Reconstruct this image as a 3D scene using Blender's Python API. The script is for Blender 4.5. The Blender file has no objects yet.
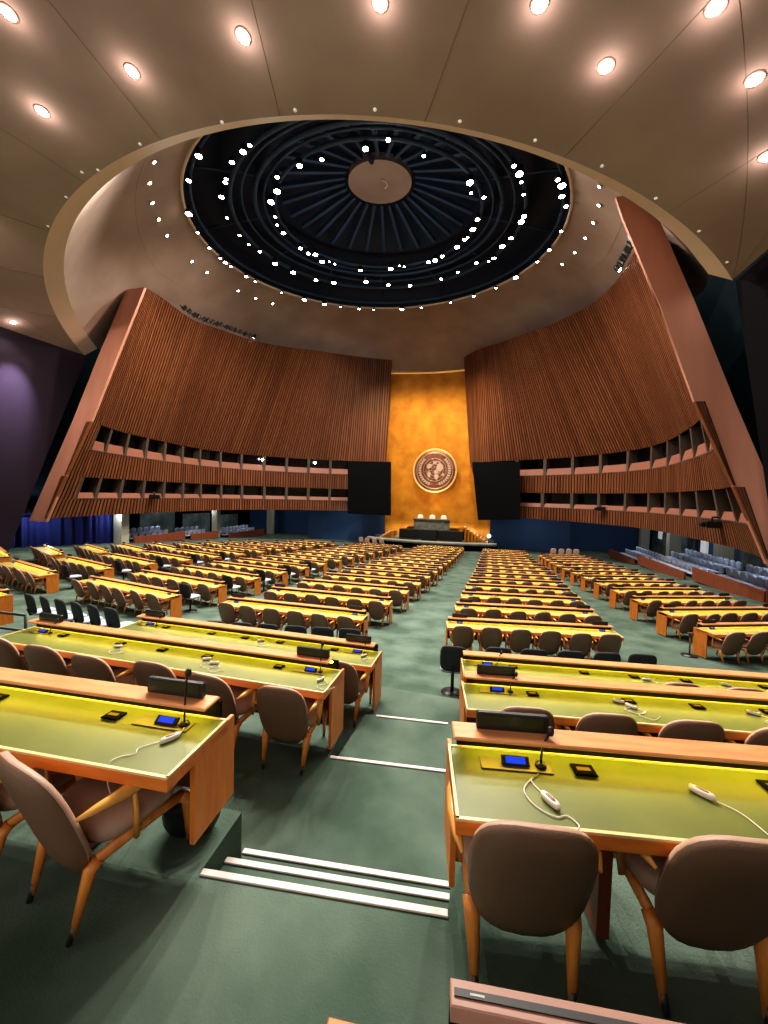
import bpy, math, random
from mathutils import Vector, Matrix
random.seed(7)
SC = bpy.context.scene
COL = SC.collection
PI = math.pi
EYE = 5.75            # camera height above the stage-level floor; everything is laid out from eye height and lifted at the end

# ------------------------------------------------------------------ materials
def mat(name, col, rough=.6, metal=0, noise=None, emit=None, spec=.5, bump=None, stretch=(1,1,1), coat=0):
    m = bpy.data.materials.new(name); m.use_nodes = True
    nt = m.node_tree; b = nt.nodes['Principled BSDF']
    b.inputs['Base Color'].default_value = (*col, 1); b.inputs['Roughness'].default_value = rough
    b.inputs['Metallic'].default_value = metal; b.inputs['Specular IOR Level'].default_value = spec
    if coat: b.inputs['Coat Weight'].default_value = coat
    if emit:
        b.inputs['Emission Color'].default_value = (*emit[0], 1); b.inputs['Emission Strength'].default_value = emit[1]
    if noise or bump:
        tc = nt.nodes.new('ShaderNodeTexCoord'); mp = nt.nodes.new('ShaderNodeMapping'); mp.inputs['Scale'].default_value = stretch
        nt.links.new(tc.outputs['Object'], mp.inputs['Vector'])
    if noise:
        scale, col2, detail = noise
        n = nt.nodes.new('ShaderNodeTexNoise'); n.inputs['Scale'].default_value = scale; n.inputs['Detail'].default_value = detail
        nt.links.new(mp.outputs[0], n.inputs['Vector'])
        r = nt.nodes.new('ShaderNodeValToRGB'); r.color_ramp.elements[0].position = .35; r.color_ramp.elements[1].position = .68
        r.color_ramp.elements[0].color = (*col, 1); r.color_ramp.elements[1].color = (*col2, 1)
        nt.links.new(n.outputs[0], r.inputs[0]); nt.links.new(r.outputs[0], b.inputs['Base Color'])
    if bump:
        n = nt.nodes.new('ShaderNodeTexNoise'); n.inputs['Scale'].default_value = bump[0]; n.inputs['Detail'].default_value = 3
        nt.links.new(mp.outputs[0], n.inputs['Vector'])
        bp = nt.nodes.new('ShaderNodeBump'); bp.inputs['Strength'].default_value = bump[1]; bp.inputs['Distance'].default_value = .02
        nt.links.new(n.outputs[0], bp.inputs['Height']); nt.links.new(bp.outputs[0], b.inputs['Normal'])
    return m

M = {}
M['carpet'] = mat('green_carpet', (.060,.094,.071), .95, noise=(1.3,(.130,.178,.143),9), bump=(90,.25), spec=.1)
M['plaster'] = mat('taupe_plaster', (.35,.25,.205), .8, noise=(.35,(.43,.32,.265),5), spec=.2)
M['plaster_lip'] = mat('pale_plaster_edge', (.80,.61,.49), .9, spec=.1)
for i_,(c_,d_) in enumerate((((.165,.054,.019),(.24,.085,.032)),((.19,.066,.024),(.27,.10,.040)),((.135,.042,.014),(.20,.067,.025)))):
    M['walnut%d'%i_] = mat('walnut_slat_%s'%('mid','light','dark')[i_] if False else 'walnut_slat', c_, .5, noise=(1.2,d_,5), stretch=(4,4,.25))
M['walnut']=M['walnut0']
M['groove'] = mat('shaded_groove', (.035,.010,.004), .8)  # shade in the gaps between slats is put into this dark brown
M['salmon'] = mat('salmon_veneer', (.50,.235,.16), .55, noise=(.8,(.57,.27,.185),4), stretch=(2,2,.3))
M['buttonred'] = mat('dark_red_buttons', (.12,.012,.008), .5)
M['dullwood'] = mat('dull_pinkish_wood', (.36,.19,.14), .4, noise=(3,(.44,.24,.18),5), stretch=(1,8,8))
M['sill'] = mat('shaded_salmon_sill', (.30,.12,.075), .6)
M['cherry'] = mat('cherry_wood', (.62,.17,.025), .35, noise=(3,(.74,.25,.045),6), stretch=(1,8,8))
M['cherry_v'] = mat('cherry_wood_upright', (.60,.185,.028), .4, noise=(4,(.72,.255,.045),5), stretch=(6,6,1))
M['ledge'] = mat('pale_cherry_wood', (.66,.27,.11), .3, noise=(3,(.82,.38,.17),6), stretch=(1,8,8))
M['beech'] = mat('beech_wood', (.62,.215,.04), .35, noise=(5,(.76,.30,.065),4), stretch=(6,6,1))
M['arm'] = mat('honey_wood', (.75,.38,.09), .3)
M['edge'] = mat('pale_edge_banding', (.80,.58,.28), .4)
M['leather_far'] = mat('lamplit_leather_top', (.33,.31,.085), .45, noise=(2.2,(.38,.36,.10),4), spec=.35)  # same green leather, with the lamps' yellow light mixed into its colour
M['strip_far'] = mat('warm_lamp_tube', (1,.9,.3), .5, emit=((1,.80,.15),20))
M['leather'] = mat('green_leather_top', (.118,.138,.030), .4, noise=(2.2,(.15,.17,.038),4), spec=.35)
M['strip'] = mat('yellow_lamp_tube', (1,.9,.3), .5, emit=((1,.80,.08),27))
M['brown'] = mat('brown_leather', (.185,.105,.066), .45, bump=(140,.15))
M['tan'] = mat('tan_leather', (.46,.30,.23), .5, bump=(140,.1))
M['ferrule'] = mat('dark_metal_tip', (.06,.06,.055), .35, .6)
M['black'] = mat('black_plastic', (.012,.012,.012), .4)
M['blackmatte'] = mat('black_cloth', (.006,.006,.007), .95, spec=.1)
M['dispglass'] = mat('dark_display_glass', (.02,.025,.012), .2)
M['steel'] = mat('brushed_metal', (.15,.12,.08), .4, .3)
M['lcd'] = mat('blue_lcd', (.01,.03,.5), .3, emit=((.015,.07,.75),1.0))
M['white'] = mat('white_plastic', (.75,.70,.66), .4)
M['grip'] = mat('grey_rubber', (.2,.13,.12), .5)
M['tape'] = mat('pale_nosing_strip', (.62,.55,.52), .6)
M['navy'] = mat('navy_fabric', (.025,.033,.04), .8)
M['seatgrey'] = mat('grey_blue_fabric', (.38,.42,.50), .75)
M['bluegrey'] = mat('pale_blue_vinyl', (.46,.52,.66), .5)
M['redwood'] = mat('red_brown_wood', (.20,.055,.025), .45, noise=(3,(.27,.075,.035),4), stretch=(3,3,.5))
M['curtain'] = mat('royal_blue_curtain', (.015,.025,.17), .85)
M['bluewall'] = mat('dark_blue_wall', (.03,.08,.20), .7)
M['teal'] = mat('dark_teal_wall', (.022,.055,.075), .8, spec=.1)
M['purple'] = mat('dusky_wall', (.022,.015,.024), .8, spec=.1)
M['night'] = mat('dark_wall', (.007,.006,.008), .9, spec=.05)
M['concrete'] = mat('pale_column', (.42,.40,.32), .7)
M['gold'] = mat('gold_leaf', (.52,.185,.008), .5, .35, noise=(.7,(.72,.31,.02),9), bump=(3,.25))
M['copper'] = mat('dark_copper', (.16,.06,.04), .4, .6, noise=(1.0,(.34,.14,.09),5))
M['paleshine'] = mat('pale_bronze', (.75,.55,.42), .3, .7)
M['brightgold'] = mat('glowing_gold_rim', (1,.68,.28), .3, .6, emit=((1,.6,.22),.25))  # slight emission adds shine to the gold; it is no lamp
M['granite'] = mat('grey_green_stone', (.13,.13,.11), .35, noise=(3,(.25,.25,.21),8))
M['stagewhite'] = mat('pale_stage_edge', (.30,.30,.26), .6)
M['cream'] = mat('glowing_cream_leather', (.85,.78,.66), .5, emit=((1,.9,.75),.15))  # faint emission stands in for bright light on chairs and step edges
M['dome'] = mat('midnight_blue_metal', (.007,.016,.040), .6, .1)
M['domerib'] = mat('slate_blue_rib', (.028,.06,.12), .55)
M['glass'] = mat('dark_booth_glass', (.008,.008,.009), .12)
M['mullion'] = mat('grey_brown_mullion', (.10,.075,.06), .5)
M['panelglass'] = mat('grey_green_glass', (.09,.12,.11), .25, noise=(1,(.2,.25,.23),4))
M['lamp'] = mat('lit_lens', (1,1,1), .5, emit=((1,.93,.86),55))
M['lampsoft'] = mat('lit_downlight', (1,1,1), .5, emit=((1,.90,.86),40))
M['lampdim'] = mat('dim_pin_light', (1,1,1), .5, emit=((1,.85,.7),.25))
M['sign'] = mat('glowing_white_notice', (.8,.8,.78), .6, emit=((1,1,1),.3))  # emission added so the unlit notice and door look brighter
M['labelgrey'] = mat('pale_label', (.55,.5,.52), .6)

# ------------------------------------------------------------------ mesh builder
class MB:
    def __init__(s): s.v=[]; s.f=[]; s.m=[]; s.smooth=[]
    def add(s, vs, fs, mi=0, T=None, smooth=False):
        o=len(s.v)
        for p in vs:
            s.v.append(tuple(T @ Vector(p)) if T is not None else tuple(p))
        for f in fs: s.f.append([i+o for i in f]); s.m.append(mi); s.smooth.append(smooth)
        return s
    def box(s, x0,x1,y0,y1,z0,z1, mi=0, T=None, ch=0):
        if ch:
            c=min(ch,(x1-x0)/2.01,(y1-y0)/2.01,(z1-z0)/2.01)
            ring=[]
            for (zz,i) in ((z0,c),(z0+c,0),(z1-c,0),(z1,c)):
                ring.append([(x0+i,y0+i,zz),(x1-i,y0+i,zz),(x1-i,y1-i,zz),(x0+i,y1-i,zz)])
            vs=[p for r in ring for p in r]; fs=[(3,2,1,0),(12,13,14,15)]
            for r in range(3):
                for k in range(4): fs.append((r*4+k,r*4+(k+1)%4,(r+1)*4+(k+1)%4,(r+1)*4+k))
            return s.add(vs,fs,mi,T)
        vs=[(x0,y0,z0),(x1,y0,z0),(x1,y1,z0),(x0,y1,z0),(x0,y0,z1),(x1,y0,z1),(x1,y1,z1),(x0,y1,z1)]
        return s.add(vs,[(3,2,1,0),(4,5,6,7),(0,1,5,4),(1,2,6,5),(2,3,7,6),(3,0,4,7)],mi,T)
    def prism(s, poly, z0, z1, mi=0, T=None):
        n=len(poly); vs=[(x,y,z0) for x,y in poly]+[(x,y,z1) for x,y in poly]
        fs=[tuple(range(n-1,-1,-1)),tuple(range(n,2*n))]+[(i,(i+1)%n,n+(i+1)%n,n+i) for i in range(n)]
        return s.add(vs,fs,mi,T)
    def hexa(s, a, b, mi=0, T=None):
        # two matching loops of points joined into a solid
        n=len(a); fs=[tuple(range(n-1,-1,-1)),tuple(range(n,2*n))]+[(i,(i+1)%n,n+(i+1)%n,n+i) for i in range(n)]
        return s.add(list(a)+list(b),fs,mi,T)
    def tube(s, pts, rad, n=8, mi=0, T=None, flat=1.0):
        pts=[Vector(p) for p in pts]; rad=rad if isinstance(rad,(list,tuple)) else [rad]*len(pts)
        vs=[];fs=[]
        up=Vector((0,0,1))
        d0=(pts[1]-pts[0]).normalized()
        a=d0.cross(up) if abs(d0.dot(up))<.95 else d0.cross(Vector((1,0,0))); a.normalize()
        for i,p in enumerate(pts):
            d=(pts[min(i+1,len(pts)-1)]-pts[max(i-1,0)]).normalized()
            a=(a-d*a.dot(d)).normalized(); b=d.cross(a)
            for k in range(n):
                t=2*PI*k/n; vs.append(tuple(p+a*math.cos(t)*rad[i]*flat+b*math.sin(t)*rad[i]))
        for i in range(len(pts)-1):
            for k in range(n): fs.append((i*n+k,i*n+(k+1)%n,(i+1)*n+(k+1)%n,(i+1)*n+k))
        fs.append(tuple(range(n-1,-1,-1))); fs.append(tuple(range((len(pts)-1)*n,len(pts)*n)))
        return s.add(vs,fs,mi,T,True)
    def lathe(s, prof, n=16, mi=0, T=None, smooth=True, caps=True):
        vs=[];fs=[]
        for r,z in prof:
            for k in range(n): vs.append((r*math.cos(2*PI*k/n),r*math.sin(2*PI*k/n),z))
        for i in range(len(prof)-1):
            for k in range(n): fs.append((i*n+k,i*n+(k+1)%n,(i+1)*n+(k+1)%n,(i+1)*n+k))
        if caps: fs.append(tuple(range(n-1,-1,-1))); fs.append(tuple(range((len(prof)-1)*n,len(prof)*n)))
        return s.add(vs,fs,mi,T,smooth)
    def grid(s, f, nu, nv, mi=0, smooth=True, T=None, wrap=False):
        vs=[f(i/nu,j/nv) for i in range(nu+1) for j in range(nv+1)]
        fs=[(i*(nv+1)+j,(i+1)*(nv+1)+j,(i+1)*(nv+1)+j+1,i*(nv+1)+j+1) for i in range(nu) for j in range(nv)]
        return s.add(vs,fs,mi,T,smooth)
    def pad(s, w, h, th, n=3.0, seg=28, rings=4, mf=0, mb=0, bend=0, taper=0, T=None, dome=.5):
        # rounded cushion lying in x / z, thickness along y (front = +y); two materials
        loops=[]
        def P(r,t,side):
            c,sn=math.cos(t),math.sin(t)
            x=math.copysign(abs(c)**(2/n),c)*w/2*r; z=math.copysign(abs(sn)**(2/n),sn)*h/2*r
            x*=1+taper*(z/(h/2))
            y=side*th*(.5*(1-r**6)**.5*dome+.5*(1-dome)) if r<1 else 0
            return (x,y+bend*x*x,z)
        rs=[i/rings for i in range(1,rings)]+[.96]
        seq=[(r,1) for r in rs]+[(1,0)]+[(r,-1) for r in reversed(rs)]
        vs=[P(0,0,1)];
        for r,sd in seq:
            for k in range(seg): vs.append(P(r,2*PI*k/seg,sd))
        vs.append(P(0,0,-1)); L=len(seq); o=1
        front=[(0,o+(k+1)%seg,o+k) for k in range(seg)]
        fs=[];ms=[]
        for f in front: fs.append(f); ms.append(mf)
        for i in range(L-1):
            for k in range(seg):
                fs.append((o+i*seg+k,o+i*seg+(k+1)%seg,o+(i+1)*seg+(k+1)%seg,o+(i+1)*seg+k)); ms.append(mf if i<L//2+0 else mb)
        last=len(vs)-1
        for k in range(seg): fs.append((o+(L-1)*seg+k,o+(L-1)*seg+(k+1)%seg,last)); ms.append(mb)
        b=len(s.v)
        for p in vs: s.v.append(tuple(T @ Vector(p)) if T is not None else p)
        for f,m_ in zip(fs,ms): s.f.append([i+b for i in f]); s.m.append(m_); s.smooth.append(True)
        return s
    def mesh(s, name, mats):
        me=bpy.data.meshes.new(name); me.from_pydata(s.v,[],s.f)
        for m_ in (mats if isinstance(mats,(list,tuple)) else [mats]): me.materials.append(M[m_] if isinstance(m_,str) else m_)
        me.polygons.foreach_set('material_index',s.m); me.polygons.foreach_set('use_smooth',s.smooth); me.update()
        return me
    def build(s, name, mats, parent=None, loc=None, rz=0):
        o=bpy.data.objects.new(name,s.mesh(name,mats)); COL.objects.link(o)
        if parent: o.parent=parent
        if loc is not None: o.location=loc
        if rz: o.rotation_euler=(0,0,rz)
        return o
def tag(o,label,cat,group=None,kind=None):
    if label: o['label']=label
    if cat: o['category']=cat
    if group: o['group']=group
    if kind: o['kind']=kind
    return o
def struct(o):
    o['kind']='structure'; return o
def empty(name,loc,rz=0):
    o=bpy.data.objects.new(name,None); COL.objects.link(o); o.location=loc; o.rotation_euler=(0,0,rz); o.empty_display_size=.1; return o
def kids(o): return [c for c in KID.get(o.name,[])]
KID={}
def reg(root):
    # remember the tree below a template so that copies stay quick
    def rec(o): return [(c,rec(c)) for c in o.children]
    return (root,rec(root))
def dup(tree,loc,rz,parent=None):
    o,ch=tree; c=o.copy(); COL.objects.link(c)
    if parent is None: c.location=loc; c.rotation_euler=(0,0,rz)
    else: c.parent=parent
    for t in ch: dup(t,None,None,c)
    return c
def R(d): return math.radians(d)
ORD=['zeroth','first','second','third','fourth','fifth','sixth','seventh','eighth','ninth','tenth','eleventh','twelfth','thirteenth','fourteenth','fifteenth','sixteenth','seventeenth','eighteenth','nineteenth','twentieth']

XC=-8.2
def rim_pt(s):
    # s 0..1 from the left wall, round the near side, to the right wall
    a0=math.atan2(20.17-31.5,-26.74+8.2); a1=math.atan2(17.35-31.5,8.32+8.2)
    a=a0+(a1-a0)*s
    x=-8.2+21.79*math.cos(a); y=31.5+21.79*math.sin(a)
    return (x,y,5.887-0.211*(y-31.518)-0.037*(x+8.2))
def lip_pt(s):
    x,y,z=rim_pt(s); dx,dy=-8.2-x,31.5-y; l=math.hypot(dx,dy)
    return (x+dx/l*.75,y+dy/l*.75,z+.57)
def outer_pt(s):
    if s<.3:
        t=s/.3; return (-26.74-.3*t,20.17-26.2*t,8.97-.3*t)
    if s<.72:
        t=(s-.3)/.42; return (-27.04+36.1*t,-6.03,8.67+3.6*math.sin(math.pi*t))
    t=(s-.72)/.28; return (9.06-.74*t,-6.03+23.38*t,8.67-.4*t)
def ap_pt(a,r=12.3,h=0.0):
    # point on the ring opening of the dome; a = angle, ring plane rises gently to the front
    x=r*math.cos(a); y=r*math.sin(a)
    return (-8.2+x,26.69+y,17.82+.114*y-.015*x+h)
FRONT=[(8.0,18.0,9.2),(9.9,23,10.6),(11,30,12.2),(9.5,37,13.6),(6.5,43,14.8),(1.0,47.6,15.6),(-3.4,48.9,15.85),(-8.2,49.1,15.9),(-12.6,48.9,15.85),(-17.4,47.6,15.6),(-22.9,43,14.8),(-26,37,13.6),(-27.4,30,12.2),(-27.3,25,10.8),(-26.4,20.9,9.6)]
def back_pt(a):
    # foot of the sloped ceiling round the dome in direction a
    n=200; best=None
    cands=[lip_pt(i/200) for i in range(201)]
    pts=[(math.atan2(p[1]-26.69,p[0]+8.2),p) for p in cands]+[(math.atan2(p[1]-26.69,p[0]+8.2),p) for p in FRONT]
    pts.sort(key=lambda t:t[0])
    a=(a+math.pi)%(2*math.pi)-math.pi
    for i in range(len(pts)):
        a0,p0=pts[i-1];a1,p1=pts[i]
        if i==0: a0-=2*math.pi
        if a0<=a<=a1:
            t=(a-a0)/max(1e-9,a1-a0); return tuple(p0[k]+(p1[k]-p0[k])*t for k in range(3))
    a0,p0=pts[-1];a1,p1=pts[0];a1+=2*math.pi
    t=(a-a0)/(a1-a0); return tuple(p0[k]+(p1[k]-p0[k])*t for k in range(3))
def cone_pt(a,t):
    A=ap_pt(a);B=back_pt(a)
    bulge=.9*math.sin(math.pi*t)
    return (A[0]+(B[0]-A[0])*t,A[1]+(B[1]-A[1])*t,A[2]+(B[2]-A[2])*t+bulge)

LIGHTS=(
 [(-2.116, 12.0), (-2.301, 12.0), (-2.575, 12.4), (-2.747, 12.5), (-2.908, 12.6), (-3.031, 12.8), (-3.084, 12.8), (-3.139, 12.5), (2.994, 12.3), (2.908, 12.5), (2.675, 13.3), (2.478, 13.1), (2.31, 12.4), (2.176, 12.1), (2.016, 12.6), (1.893, 12.4), (1.658, 12.5), (1.49, 12.7), (1.241, 12.6), (1.041, 12.3), (0.84, 12.1), (0.65, 12.3), (0.421, 12.1), (0.277, 12.3), (0.085, 12.4), (-0.136, 12.0), (-0.226, 11.8), (-0.305, 11.9), (-0.356, 11.8)],
 [(-1.981, 10.1), (-2.046, 10.1), (-2.156, 10.2), (-2.306, 10.1), (-2.339, 10.1), (-2.484, 10.2), (-2.696, 10.1), (-2.901, 9.9), (-3.027, 9.8), (-3.14, 9.5), (2.935, 9.6), (2.736, 9.5), (2.503, 9.3), (2.331, 8.9), (2.004, 7.7), (1.747, 8.2), (1.517, 8.7), (1.168, 8.7), (0.96, 8.6), (0.726, 8.7), (0.655, 9.4), (0.6, 9.5), (0.412, 9.2), (0.291, 9.4), (0.085, 9.6), (0.026, 9.7), (-0.207, 9.7), (-0.324, 9.8), (-0.396, 9.9), (-0.473, 9.9)],
 [(-1.963, 7.1), (-2.201, 7.5), (-2.367, 7.1), (-2.538, 7.3), (-2.753, 7.1), (-2.887, 7.2), (-3.031, 7.1), (2.934, 7.0), (2.806, 7.0), (2.734, 6.7), (2.58, 7.2), (2.515, 6.8), (2.432, 6.9), (2.09, 7.0), (1.697, 6.5), (1.562, 6.1), (1.504, 6.4), (1.17, 6.6), (1.082, 6.7), (0.96, 6.6), (0.695, 6.6), (0.528, 6.6), (0.479, 6.7), (0.32, 6.7), (0.148, 6.8), (-0.171, 7.3), (-0.281, 6.7), (-0.414, 7.0), (-0.93, 6.9), (-1.224, 7.5), (-1.391, 6.9), (-1.765, 6.8)],
 [[-11.08, 6.63, 10.88, 0.02, -0.1, -1.0], [-12.68, 8.37, 10.69, 0.03, -0.07, -1.0], [-9.22, 8.17, 10.7, -0.03, -0.11, -0.99], [-5.88, 8.08, 10.54, -0.08, -0.1, -0.99], [-2.56, 8.01, 10.22, -0.12, -0.05, -0.99], [0.6, 8.43, 9.76, -0.13, 0.0, -0.99], [3.75, 8.89, 9.32, -0.15, -0.0, -0.99], [2.12, 9.75, 9.56, -0.14, 0.0, -0.99], [5.12, 10.28, 9.08, -0.18, -0.01, -0.98], [6.42, 12.18, 8.81, -0.2, -0.02, -0.98], [-25.98, 15.59, 9.15, 0.25, 0.01, -0.97]],
 [[-7.7, 9.67, 10.47, -0.04, -0.1, -0.99], [-10.7, 9.75, 10.56, -0.02, -0.1, -0.99], [-12.92, 10.18, 10.56, -0.01, -0.07, -1.0], [-15.17, 10.77, 10.51, 0.02, -0.02, -1.0], [-17.36, 11.63, 10.4, 0.08, 0.04, -1.0], [-5.45, 9.75, 10.36, -0.05, -0.07, -1.0], [-3.29, 10.08, 10.19, -0.08, -0.03, -1.0], [-1.12, 10.7, 9.98, -0.11, 0.01, -0.99], [0.84, 11.46, 9.74, -0.13, 0.01, -0.99], [2.72, 12.41, 9.47, -0.16, -0.01, -0.99], [4.49, 13.61, 9.16, -0.18, -0.01, -0.98], [6.2, 14.94, 8.81, -0.21, -0.01, -0.98], [7.67, 16.35, 8.46, -0.23, -0.02, -0.97], [-13.54, 10.12, 10.56, 0.0, -0.05, -1.0]],
 [[-15.96, 15.27, 15.62, 0.32, 0.56, -0.76], [-17.35, 16.33, 15.72, 0.38, 0.53, -0.76], [-18.59, 17.67, 15.9, 0.46, 0.47, -0.76], [-19.54, 19.03, 16.1, 0.51, 0.42, -0.75], [-20.42, 20.54, 16.25, 0.57, 0.35, -0.75], [-21.52, 23.9, 16.74, 0.6, 0.24, -0.76], [-21.81, 25.78, 17.04, 0.59, 0.17, -0.79], [-21.74, 29.55, 17.56, 0.5, 0.06, -0.86], [-21.27, 31.44, 17.81, 0.46, -0.03, -0.89], [-20.58, 33.17, 18.07, 0.39, -0.06, -0.92], [4.82, 22.21, 16.02, -0.58, 0.32, -0.75], [5.27, 24.19, 16.43, -0.57, 0.22, -0.79], [5.44, 26.13, 16.77, -0.56, 0.18, -0.81], [5.39, 28.08, 17.12, -0.5, 0.11, -0.86], [5.13, 29.99, 17.4, -0.45, 0.02, -0.89], [4.61, 31.75, 17.66, -0.42, 0.01, -0.91]])

# ------------------------------------------------------------------ floor heights (metres below the eye)
def bow(x): return 44-math.sqrt(max(44**2-(x+6.8)**2,400))
def F(x,y):
    g=y-bow(x)
    if g<5.2: return 3.4
    if g<9.4: return 3.4+(g-5.2)*.12
    return min(5.72, 3.90+.061*(g-9.4))

# ------------------------------------------------------------------ the setting: floor, tiers, steps
fl=MB(); XS=[-34+i*1.0 for i in range(53)]; YS=[4.6+j*.9 for j in range(52)]
fl.grid(lambda u,v:(-34+52*u,4.3+46.2*v,-F(-34+52*u,4.3+46.2*v)),52,56)
struct(fl.build('floor','carpet'))
def tier(name,poly,f,thick=.55):
    o=MB().prism(poly,-f-thick,-f).build(name,'carpet'); struct(o); return o
XL,XR=-27,8.6
tier('floor_platform_rear',[(XL,-6.2),(XR,-6.2),(XR,1.6),(.0,.66),(-.02,.30),(-.6,.25),(XL,.3)],1.65,1.2)
tier('floor_platform_upper',[(XL,.2),(XR,.2),(XR,3.9),(-.12,2.38),(-.13,1.95),(-1.5,1.775),(-1.53,2.18),(XL,1.3)],2.15,.9)
tier('floor_stair_tread',[(-1.52,1.7),(-.12,1.9),(-.13,2.2),(-1.53,2.02)],2.32,.4)
tier('floor_stair_landing',[(-1.54,1.95),(-.12,2.1),(-.13,2.44),(-1.56,2.26)],2.49,.4)
tier('floor_platform_middle',[(XL,1.0),(-1.5,2.0),(0,2.2),(XR,3.7),(XR,5.8),(-.2,4.2),(-.3,3.71),(-1.48,3.56),(-1.52,4.05),(XL,3.4)],2.67,.6)
tier('floor_stair_lower',[(-1.5,3.5),(-.2,3.6),(-.2,4.82),(-1.45,4.69)],2.84,.3)
tier('floor_platform_lower',[(XL,3.2),(-1.4,3.6),(-.2,3.7),(XR,5.3),(XR,5.9),(-.2,5.75),(-1.4,5.75),(-7.4,5.75),(-7.4,5.5),(XL,5.3)],3.0,.5)
def nosing(a,b,f,label):
    d=Vector((b[0]-a[0],b[1]-a[1],0)); l=d.length; ang=math.atan2(d.y,d.x)
    o=MB().box(0,l,-.04,0,0,.012,ch=.003).build('stair_nosing','tape',loc=(a[0],a[1],-f),rz=ang)
    tag(o,label,'step strip',group='pale strips marking the aisle steps')
nosing((-1.49,1.775),(-.13,1.955),2.15,'pale strip on the top aisle step, closest of the set of three')
nosing((-1.53,2.02),(-.14,2.20),2.32,'middle pale strip of the set of three on the aisle steps')
nosing((-1.56,2.26),(-.15,2.44),2.49,'farthest pale strip of the set of three on the aisle steps')
nosing((-1.47,3.57),(-.31,3.72),2.67,'single long pale strip across the aisle beside the second desk row')
nosing((-1.31,4.70),(-.40,4.81),2.84,'single short pale strip across the aisle beside the third desk row')

# ------------------------------------------------------------------ ceiling, lip and dome
def lerp3(a,b,t): return tuple(a[k]+(b[k]-a[k])*t for k in range(3))
struct(MB().grid(lambda s,t: lerp3(rim_pt(s),outer_pt(s),t),72,10).build('ceiling','plaster'))
lip=MB()
lip.grid(lambda s,t:lerp3(rim_pt(s),lip_pt(s),t),96,2)
e=struct(lip.build('ceiling_lip','plaster_lip'))
jn=MB()   # fine radial joints of the plaster
for s in [k/72 for k in (8,15,22,29,36,43,50,57,64)]:
    p=[lerp3(rim_pt(s),outer_pt(s),t) for t in [i/10 for i in range(0,11)]]
    jn.tube([(a,b,c-.003) for a,b,c in p],.008,4)
for tt in (.3,.6):
    jn.tube([(lambda p:(p[0],p[1],p[2]-.003))(lerp3(rim_pt(i/72),outer_pt(i/72),tt)) for i in range(73)],.008,4)
struct(jn.build('ceiling_joint','groove')).data.materials[0]=mat('joint_line',(.24,.17,.12),.8)
struct(MB().grid(lambda u,t:cone_pt(u*2*PI,t),144,8).build('ceiling_cone','plaster'))
# shallow raised line round the sloped ceiling
rl=MB(); rl.tube([cone_pt(2*PI*i/144,.42) for i in range(145)],.03,4); struct(rl.build('ceiling_ridge','plaster'))
rg=MB(); rg.tube([ap_pt(2*PI*i/144,12.3,-.03) for i in range(145)],.09,6); struct(rg.build('ceiling_trim','plaster_lip'))
def dome_ring(mb,prof,n=120,mi=0):
    mb.grid(lambda u,v:(lambda j:ap_pt(u*2*PI,prof[j][0],prof[j][1]))(min(len(prof)-1,int(round(v*(len(prof)-1))))),n,len(prof)-1,mi)
dm=MB(); dome_ring(dm,[(12.35,0),(12.3,1.6),(10.6,2.9),(10.4,2.6),(9.3,2.7),(9.2,3.3),(8.1,3.4),(8.0,3.1),(7.4,3.2),(7.3,3.9),(4.6,4.6),(2.4,4.9),(.01,5.0)])
struct(dm.build('ceiling_dome','dome'))
DT=lambda a,r,h: ap_pt(a,r,h)
for k,(r,h,w) in enumerate(((11.9,.35,.1),(9.75,.95,.13),(9.1,1.3,.09),(8.3,1.5,.14),(7.75,1.6,.08),(7.05,1.65,.12))):
    tg=MB(); tg.tube([DT(2*PI*i/120,r,h) for i in range(121)],w,6)
    o=tg.build('lighting_ring','domerib'); tag(o,['thin outermost slate ring just inside the dome opening','slate ring carrying the middle circle of dome spotlights','slate ring just within the middle circle of dome spotlights','thick slate ring halfway between the two inner circles of lamps','thin slate ring just outside the innermost circle of lamps','slate ring carrying the innermost circle of dome spotlights'][k],'lighting ring')
rib=MB()
for k in range(28):
    a=2*PI*k/28; 
    for (r0,h0,r1,h1,w) in ((2.5,4.3,6.9,3.1,.13),):
        p=Vector(DT(a,r0,h0)); q=Vector(DT(a,r1,h1)); t=Vector((-math.sin(a),math.cos(a),0))
        rib.hexa([p-t*w*.8,p+t*w*.8,p+t*w*.8+Vector((0,0,-.25)),p-t*w*.8+Vector((0,0,-.25))],[q-t*w,q+t*w,q+t*w+Vector((0,0,-.3)),q-t*w+Vector((0,0,-.3))])
struct(rib.build('ceiling_rib','domerib'))
sp=MB()
for k in range(12):
    a=2*PI*(k+.5)/12; sp.tube([DT(a,7.1,1.9),DT(a,9.7,1.4),DT(a,12.1,.9)],.07,5)
struct(sp.build('ceiling_strut','domerib'))
hub=MB()
hub.grid(lambda u,v:ap_pt(u*2*PI,2.22*v,4.05 if v<.999 else 4.05),64,4)
hub.grid(lambda u,v:ap_pt(u*2*PI,2.22,4.05+.5*v),64,1)
o=hub.build('dome_disc','plaster'); tag(o,'round taupe disc at the centre of the dark ribbed dome','ceiling disc')
arm_=MB(); arm_.tube([ap_pt(-1.1+.2*k,.5,3.98) for k in range(12)],.05,6); a2=arm_.build('fixture_arc','plaster_lip',o)
bm_=MB(); A_=Vector(DT(-1.52,2.3,3.9)); B_=Vector(DT(-1.50,6.9,2.0)); bm_.tube([A_,B_],.16,6); tag(bm_.build('access_beam','dome'),'dark beam running from the dome disc toward the near rim','beam')

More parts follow.
